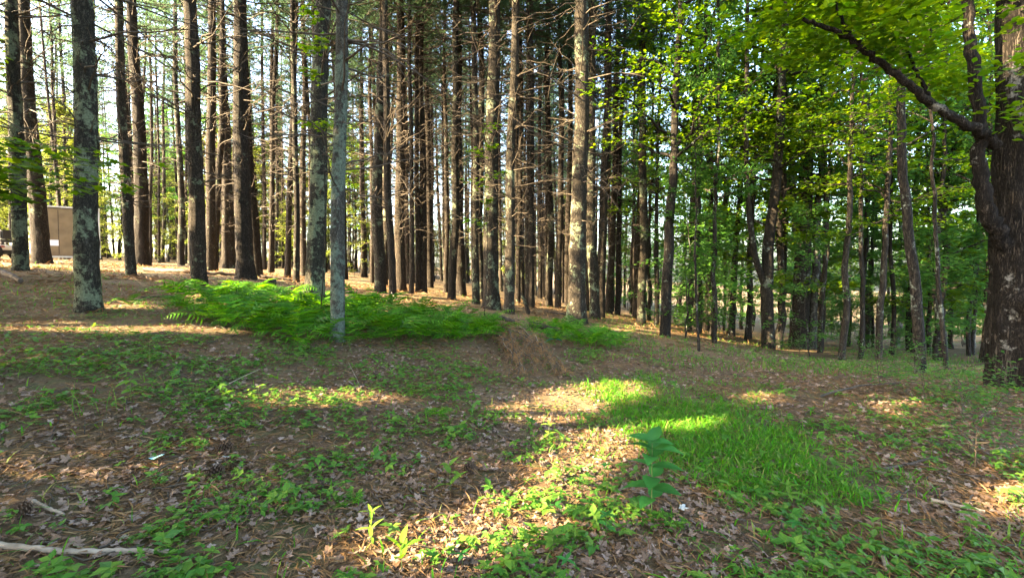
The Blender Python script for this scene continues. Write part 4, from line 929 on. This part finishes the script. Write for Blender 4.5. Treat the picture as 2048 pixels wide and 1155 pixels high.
# ------------------------------------------------------------------ sticks, stumps, fallen wood
def stick(name, label, cat, pts, r0, r1, mat, lift=.0, sides=8, knots=True, h=None):
    """a fallen stick through image points lying on the ground"""
    q = np.array([ground(a, c) for a, c in pts]); b = q.mean(0); k = np.linspace(0, len(q) - 1, 30)
    q = np.stack([np.interp(k, range(len(q)), q[:, i]) for i in range(3)], -1)
    q[:, 2] = Hh(q[:, 0], q[:, 1]) + np.linspace(r0, r1, 30) * .8 + .012 + lift
    if h is not None: q[:, 2] += np.interp(np.linspace(0, 1, 30), np.linspace(0, 1, len(h)), h)
    for _ in range(2): q[1:-1] = (q[:-2] + q[1:-1] + q[2:]) / 3
    q[1:-1] += rng.normal(0, r0 * .12, (28, 3)); V, F = tubes(q[None] - b, np.ones((1, 30)), sides); V = V.reshape(30, sides, 3); c = (q - b)[:, None]
    V = c + (V - c) * (np.linspace(r0, r1, 30)[:, None] * (1 + .3 * (fbm(V * 9, 2) - .5) * 2))[..., None]
    capf = [list(range(sides))[::-1], list(range(29 * sides, 30 * sides))]
    return tag(obj(name, mk(name, [(V.reshape(-1, 3), F, 0), (V.reshape(-1, 3), np.array(capf), 0)], [mat]), loc=b), label, cat)
stick('fallen_stick', 'long pale barkless stick lying along the bottom left', 'stick', [(-40, 1098), (120, 1112), (200, 1110), (338, 1113)], .016, .011, BLEACHED)
stick('fallen_stick', 'short broken tan stick above the long pale one', 'stick', [(66, 1015), (128, 1035)], .013, .008, BLEACHED)
stick('fallen_stick', 'short thick yellow stick at the bottom border under the sprout of oval leaves', 'stick', [(1758, 1112), (1778, 1150)], .017, .013, BLEACHED)
stick('fallen_stick', 'long thin bare stalk lying in the lower right grass', 'stick', [(1815, 1060), (1880, 1100), (1935, 1145)], .005, .003, BLEACHED)
stick('fallen_stick', 'straight tan stick near the right border below the straggly shrub', 'stick', [(1862, 1005), (1970, 1028)], .014, .010, BLEACHED)
stick('fallen_branch', 'dark curved branch lying in litter beside the yellow leaf cluster', 'branch', [(1765, 945), (1830, 930), (1885, 915)], .016, .008, LOGWOOD)
stick('fallen_branch', 'crooked grey branch across the slope left of the old maple', 'branch', [(1640, 800), (1720, 785), (1800, 775)], .016, .008, DEADWOOD, h=[.02, .08, .05])
stick('fallen_stick', 'thin pale twig leaning in the shaded leaves left of centre', 'stick', [(430, 790), (520, 755)], .006, .003, BLEACHED, h=[.01, .08])
stick('fallen_stick', 'thin upright dry stalk leaning below the lichen trunk', 'stick', [(722, 778), (697, 735)], .005, .003, BLEACHED, h=[.0, .05])
stick('fallen_stick', 'weathered tan stick lying in litter right of the folded-leaf seedling', 'stick', [(995, 875), (1045, 890)], .014, .010, LOGWOOD)
stick('fallen_log', 'dark fallen branch on the needle floor at the left border', 'log', [(-30, 548), (20, 560), (42, 568)], .07, .04, LOGWOOD, h=[.14, .06, .02])
stick('fallen_log', 'mossy fallen log on the needle floor behind the dark straight pine', 'log', [(290, 543), (370, 546), (470, 552)], .07, .05, LOGWOOD)
stick('fallen_log', 'brown fallen log stretching right of the old cut stump', 'log', [(520, 556), (560, 560), (600, 563)], .06, .03, LOGWOOD)
stick('fallen_branch', 'long thin branch lying on needles near the dark straight pine', 'branch', [(378, 575), (420, 586)], .02, .01, DEADWOOD)
stick('fallen_branch', 'thin branch on the needle floor right of the stout lichen-coated pine', 'branch', [(282, 597), (330, 595), (362, 598)], .018, .01, LOGWOOD)
stick('fallen_branch', 'brown branch low behind the fallen bough near the leaning stub', 'branch', [(1090, 625), (1140, 632), (1160, 640)], .03, .015, LOGWOOD)
stick('fallen_log', 'dark rotting log wedged between the fallen bough and the trail-side ferns', 'log', [(1060, 662), (1095, 668), (1125, 672)], .075, .05, LOGWOOD, h=[.1, .08, .04])
stick('fallen_log', 'short dark log end lying at the back of the fallen bough', 'log', [(985, 645), (1030, 652)], .06, .04, LOGWOOD, h=[.12, .06])
stick('fallen_branch', 'bleached curved branch arching at the foot of the thick trail-side pine', 'branch', [(1140, 650), (1152, 655), (1166, 662), (1175, 672)], .016, .006, DEADWOOD, h=[.10, .22, .14, .0])
stick('fallen_branch', 'thin yellowish branch sloping down into the ferns below the dark middle pine', 'branch', [(783, 605), (800, 622), (812, 640)], .012, .006, BLEACHED, h=[.25, .12, .0])
# leaning dead stub
b = ground(1058, 628); tp_ = at(1043, 585, b[1]) - b; z = np.linspace(0, 1, 20)
t = tag(obj('leaning_stub', mk('leaning_stub', [(*trunk_geo(np.stack([tp_[0] * z, tp_[1] * z, tp_[2] * z], -1), np.linspace(.06, .045, 20), 10, .1, .3, 3, 2), 0)], [BARK[0]]), loc=b), 'short dead stub leaning left in front of the far pines', 'stump')
# cut stump
b = ground(543, 578); z = np.linspace(-.1, .24, 14); p = np.stack([0 * z, 0 * z, z], -1)
t = thing('cut_stump', 'old grey cut stump behind the back edge of the ferns', 'stump', b)
obj('trunk', mk('stump_trunk', [(*trunk_geo(p, np.full(14, .10), 18, .14, .4, 4, 5), 0)], [BARK[1]]), t)
a = np.arange(18) * 2 * np.pi / 18; rr = .098 * (1 + .1 * np.sin(3 * a)); V = np.r_[[[0, 0, .235]], np.stack([rr * np.cos(a), rr * np.sin(a), .238 + .02 * np.sin(2 * a)], -1)]
obj('cut_face', mk('cut_face', [(V, np.array([[0, 1 + i, 1 + (i + 1) % 18] for i in range(18)]), 0)], [BLEACHED]), t)
b = ground(1932, 690); z = np.linspace(-.1, .45, 12); t = thing('cut_stump', 'pale sunlit stump far off beside the old maple trunk', 'stump', b)
obj('trunk', mk('far_stump_trunk', [(*trunk_geo(np.stack([0 * z, 0 * z, z], -1), np.full(12, .20), 16, .1, .3, 4, 1), 0)], [BARK_BEECH]), t)
obj('cut_face', mk('far_cut_face', [(np.r_[[[0, 0, .44]], np.stack([.19 * np.cos(a), .19 * np.sin(a), 0 * a + .445], -1)], np.array([[0, 1 + i, 1 + (i + 1) % 18] for i in range(18)]), 0)], [BLEACHED]), t)

# fallen pine bough with brown needles
b = ground(1060, 735); t = thing('fallen_pine_bough', 'fallen pine bough with drooping rust brown needles, heaped by the trail', 'branch', b)
r = np.random.default_rng(8); pth, ends = [], []
for k in range(17):
    a0 = ground(r.uniform(985, 1080), r.uniform(668, 700)) - b; a1 = ground(r.uniform(1010, 1150), r.uniform(715, 765)) - b; s = np.linspace(0, 1, 9)
    q = a0 + (a1 - a0) * s[:, None] + r.normal(0, .02, (9, 3)); q[:, 2] += (.05 + r.uniform(0, .26)) * np.sin(s * 2.4 + .5) * (1 - .35 * s) + .02; pth.append(q)
pth = np.array(pth); v, f = tubes(pth, np.linspace(.013, .004, 9)[None] * r.uniform(.6, 1.3, (17, 1)), 5)
bi = np.repeat(np.arange(17), 9); i0 = r.integers(1, 8, 153); s4 = np.linspace(0, 1, 5); dv = r.normal(0, 1, (153, 3)) * np.array([1, 1, .5]); dv /= np.linalg.norm(dv, axis=1, keepdims=True)
q = pth[bi, i0][:, None] + dv[:, None] * (s4[None, :, None] * r.uniform(.12, .4, 153)[:, None, None]); q[..., 2] = np.maximum(q[..., 2] - .12 * s4 ** 2, -.05)
v2, f2 = tubes(q, (.005 * (1 - .7 * s4))[None] * np.ones((153, 1)), 4)
v3, f3 = tubes(pth[:4] + np.array([0, 0, .03]), np.linspace(.008, .003, 9)[None] * np.ones((4, 1)), 6)
obj('branch', mk('bough_branch', [(v, f, 0), (v2, f2, 1), (v3, f3, 2)], [LOGWOOD, TWIG, BLEACHED]), t)
K = 40; bi = np.repeat(np.arange(17), K); tt = r.uniform(.1, 1, 17 * K); i0 = np.clip((tt * 8).astype(int), 0, 7); fr = (tt * 8 - i0)[:, None]
s = pth[bi, i0] * (1 - fr) + pth[bi, i0 + 1] * fr + r.normal(0, .05, (17 * K, 3)); fw = (pth[:, -1] - pth[:, 0])[bi] * .5 + r.normal(0, .35, (17 * K, 3)) + np.array([0, 0, -.55]); parts = []
for k in range(3):
    sel = np.arange(17 * K) % 3 == k; tv, tf = tuft_template(12, .14, .0022, 300 + k, .3); v, f = stamp(tv, tf, frames(fw[sel], r.normal(0, 1, (sel.sum(), 3))), s[sel], r.uniform(.7, 1.2, sel.sum())); parts.append((v, f, 0))
obj('dry_foliage', mk('bough_foliage', parts, [RUSTNEEDLE], False), t)

# pine cones
CONE = plainmat('pine cone scales', (.045, .028, .018), (.10, .065, .042), 60)
def cone_mesh():
    V, F, nb = [], [], 0
    for i in range(70):
        f_ = i / 70; a = i * 2.39996; rr = .026 * math.sin(math.pi * (.12 + .83 * f_)); c = np.array([rr * .5 * math.cos(a), rr * .5 * math.sin(a), .085 * f_]); d = np.array([math.cos(a), math.sin(a), .45]); sd = np.array([-math.sin(a), math.cos(a), 0]) * .007
        V += [c - sd, c + sd, c + d * rr + sd * .9, c + d * rr - sd * .9, c + d * rr * 1.05 + np.array([0, 0, -.004]) + sd * .8, c + d * rr * 1.05 + np.array([0, 0, -.004]) - sd * .8]; F += [[nb, nb + 1, nb + 2, nb + 3], [nb + 3, nb + 2, nb + 4, nb + 5]]; nb += 6
    return mk('pine_cone', [(np.array(V), np.array(F), 0)], [CONE], False)
cm = cone_mesh()
for px, py, lab in [(432, 906, 'dark pine cone in the leaf litter, upper of two lying close together'), (414, 958, 'dark pine cone in the leaf litter, lower of two lying close together'), (930, 943, 'dark pine cone just right of the folded-leaf seedling'), (60, 1022, 'pine cone by the short broken tan stick')]:
    p = ground(px, py); o = tag(obj('pine_cone', cm, loc=p + np.array([0, 0, .03])), lab, 'pine cone'); o.rotation_euler = (1.45, 0, rng.uniform(0, 6)); o.scale = (1.3,) * 3
# odd bright leaves
TEAL = plainmat('blue green leaf', (.16, .36, .36), (.28, .48, .46), 30); PALE = plainmat('silvery leaf', (.28, .29, .27), (.42, .42, .39), 30); TEALP = plainmat('green plastic', (.01, .20, .13), (.015, .28, .18), 10, .4, .5)
for px, py, m_, s, lab in [(306, 926, TEAL, .085, 'pale turquoise fallen leaf in the litter of the near left clearing'), (1358, 1026, PALE, .06, 'silvery white upturned leaf right of the tall blue-green seedling'), (842, 922, PALE, .055, 'whitish dead leaf above the folded-leaf seedling'), (455, 806 + 118, PALE, .05, 'greyish white leaf near the two pine cones'), (1948, 905, PALE, .09, 'white upturned leaf under the straggly shrub')]:
    tv, tf = maple_template(int(px), .14); p = ground(px, py); o = tag(obj('fallen_leaf', mk('fallen_leaf', [(tv * s, tf, 0)], [m_], False), loc=p + np.array([0, 0, .035])), lab, 'leaf'); o.rotation_euler = (.2, .15, rng.uniform(0, 6))
p = ground(1110, 700); v, f = herb_leaf(.19, .075, .6, .5); v2, f2 = herb_leaf(.16, .08, .5, .4); t = thing('teal_scrap', 'teal green scrap of plastic caught on the fallen bough', 'scrap', p + np.array([0, 0, .20]))
o = obj('flap', mk('flap', [(v, f, 0)], [TEALP]), t); o.rotation_euler = (.2, .3, 1.2); o = obj('flap', mk('flap', [(v2, f2, 0)], [TEALP]), t); o.rotation_euler = (.1, -.3, -1.4)

# ------------------------------------------------------------------ things parked among the pines at far left
def boxv(x0, x1, y0, y1, z0, z1):
    V = np.array([[x, y, z] for z in (z0, z1) for y in (y0, y1) for x in (x0, x1)], float)
    return V, np.array([[0, 2, 3, 1], [4, 5, 7, 6], [0, 1, 5, 4], [2, 6, 7, 3], [0, 4, 6, 2], [1, 3, 7, 5]])
def bevelled(name, boxes, mats, w_=.012):
    me = mk(name, [(*boxv(*b_[:6]), b_[6] if len(b_) > 6 else 0) for b_ in boxes], mats, False); import bmesh
    bm = bmesh.new(); bm.from_mesh(me); bmesh.ops.bevel(bm, geom=list(bm.edges), offset=w_, segments=2, affect='EDGES'); bm.to_mesh(me); bm.free(); return me
PANEL = plainmat('weathered tan panel', (.12, .085, .045), (.20, .145, .08), 2.2, .35, .4); ALU = plainmat('dull aluminium', (.42, .42, .40), (.55, .55, .53), 8, .4, .5); PAPER = plainmat('white paper', (.68, .70, .76), (.76, .78, .82), 20, .7)
BLACKP = plainmat('black plastic', (.012, .012, .013), (.03, .03, .03), 20, .5, .4); CREAM = plainmat('cream body paint', (.60, .58, .52), (.72, .70, .64), 6, .35, .5); RUBBER = plainmat('rubber', (.015, .015, .015), (.03, .03, .03), 40, .85); CONC = plainmat('concrete block', (.25, .24, .22), (.36, .35, .32), 20, .9); REDP = plainmat('red lens', (.25, .03, .02), (.35, .05, .03), 20, .3, .5)
b = ground(140, 521); d_ = b[1]; u_ = FPX / d_; W_ = 122 / u_ * .76; Ht = 104 / u_; rz = .72
t = thing('storage_box', 'tan metal storage box with a white notice, on blocks behind the lichen-coated pine', 'storage box', b, None, rz)
hw = W_ / 2
obj('body', bevelled('box_body', [(-hw, hw, 0, 1.1, .14, Ht - .03)], [PANEL], .02), t)
obj('frame', bevelled('box_frame', [(-hw - .015, -hw + .045, -.02, .03, .12, Ht), (hw - .045, hw + .015, -.02, .03, .12, Ht), (-hw - .03, hw + .03, -.03, 1.13, Ht - .005, Ht + .06), (-hw + .05, hw - .05, -.018, .03, .121, .19)], [ALU], .006), t)
obj('door', bevelled('box_door', [(-hw + .09, hw - .09, -.016, .01, .24, Ht - .09)], [PANEL], .006), t)
obj('notice', bevelled('notice', [(-hw + .36, -hw + .66, -.024, -.018, .62, .86)], [PAPER], .001), t)
for x in (-hw * .33, hw * .33): obj('seam', bevelled('box_seam', [(x - .012, x + .012, -.021, -.014, .25, Ht - .10)], [LOGWOOD], .002), t)
obj('handle', bevelled('box_handle', [(-hw + .16, -hw + .19, -.06, -.016, .72, .95)], [BLACKP], .006), t)
for x in (-hw + .12, hw - .3): obj('block', bevelled('support_block', [(x, x + .2, .05, .95, -.1, .14)], [CONC], .008), t)
hz = np.linspace(0, 1, 24); q = np.stack([hw - .65 + .5 * hz, -.05 - .15 * np.sin(hz * 3.1), .36 - .34 * hz ** 2 + .05 * np.sin(hz * 9)], -1)
tag(obj('hose', mk('hose', [(*tubes(q[None], np.full((1, 24), .012), 6), 0)], [ALU]), loc=tuple(b)), 'thin pale hose hanging in front of the tan storage box', 'hose').rotation_euler = (0, 0, rz)
# low open trailer behind the trunks
b = ground(228, 514); t = thing('flat_trailer', 'low pale flat trailer glimpsed between the dark pine and the thin straight pine', 'trailer', b)
obj('deck', bevelled('trailer_deck', [(-1.0, .75, 0, 1.2, .22, .30)], [ALU], .01), t); obj('rail', bevelled('trailer_rail', [(-1.0, .75, -.03, 0, .30, .34), (-1.0, -.96, -.028, 0, .1, .299), (.71, .75, -.028, 0, .1, .299)], [CREAM], .006), t)
def wheel(x, y, z, r0, w0, par, nm='wheel'):
    a = np.linspace(0, 2 * np.pi, 29)[:-1]; prof = [(r0 * .55, -w0 * .4), (r0 * .85, -w0 * .5), (r0, -w0 * .28), (r0, w0 * .28), (r0 * .85, w0 * .5), (r0 * .55, w0 * .4)]
    V = np.array([[pr * math.cos(k), pw, pr * math.sin(k)] for k in a for pr, pw in prof]); idx = np.arange(len(V)).reshape(28, 6); nx = np.roll(idx, -1, 0)
    F = np.stack([idx[:, :-1], idx[:, 1:], nx[:, 1:], nx[:, :-1]], -1).reshape(-1, 4); wo = obj(nm, mk('tyre', [(V, F, 0)], [RUBBER]), par, (x, y, z))
    V2 = np.array([[0, -w0 * .3, 0]] + [[r0 * .56 * math.cos(k), -w0 * .38, r0 * .56 * math.sin(k)] for k in a]); obj('rim', mk('rim', [(V2, np.array([[0, 1 + i, 1 + (i + 1) % 28] for i in range(28)]), 0)], [ALU]), wo)
for x in (-.6, .35): wheel(x, -.06, .17, .2, .12, t)
# small vehicle at the left border
b = ground(-8, 519); t = thing('garden_tractor', 'white bodied garden tractor with a black seat, cut off by the left border', 'tractor', b)
def lathe_box(name, boxes, mats, w_): return bevelled(name, boxes, mats, w_)
obj('body', lathe_box('tractor_body', [(-1.35, -.35, -.35, .35, .38, .78), (-.35, .62, -.42, .42, .34, .52)], [CREAM], .06), t)
obj('chassis', lathe_box('tractor_chassis', [(-1.3, .55, -.28, .28, .20, .345)], [BLACKP], .03), t)
obj('seat', lathe_box('tractor_seat', [(-.05, .42, -.24, .24, .62, .72), (.34, .46, -.23, .23, .725, 1.06), (.1, .3, -.1, .1, .52, .625)], [BLACKP], .04), t)
obj('fender', lathe_box('tractor_fender', [(.02, .72, -.56, -.425, .55, .62), (.02, .72, .425, .56, .55, .62)], [CREAM], .03), t)
obj('tail_light', lathe_box('tail_light', [(.60, .64, -.40, -.28, .42, .48)], [REDP], .008), t)
q = np.array([[-.45, 0, .75], [-.30, 0, .95]]); a = np.linspace(0, 6.283, 25); ring = np.stack([.17 * np.cos(a) * .8 - .28, .17 * np.sin(a), .97 + .1 * np.cos(a)], -1)
obj('steering_wheel', mk('steering_wheel', [(*tubes(q[None], np.full((1, 2), .018), 8), 0), (*tubes(ring[None], np.full((1, 25), .014), 6), 0)], [BLACKP]), t)
for x, y, r0 in [(.34, -.42, .30), (.34, .42, .30), (-1.1, -.38, .2), (-1.1, .38, .2)]: wheel(x, y, r0 - .02, r0, .2, t)
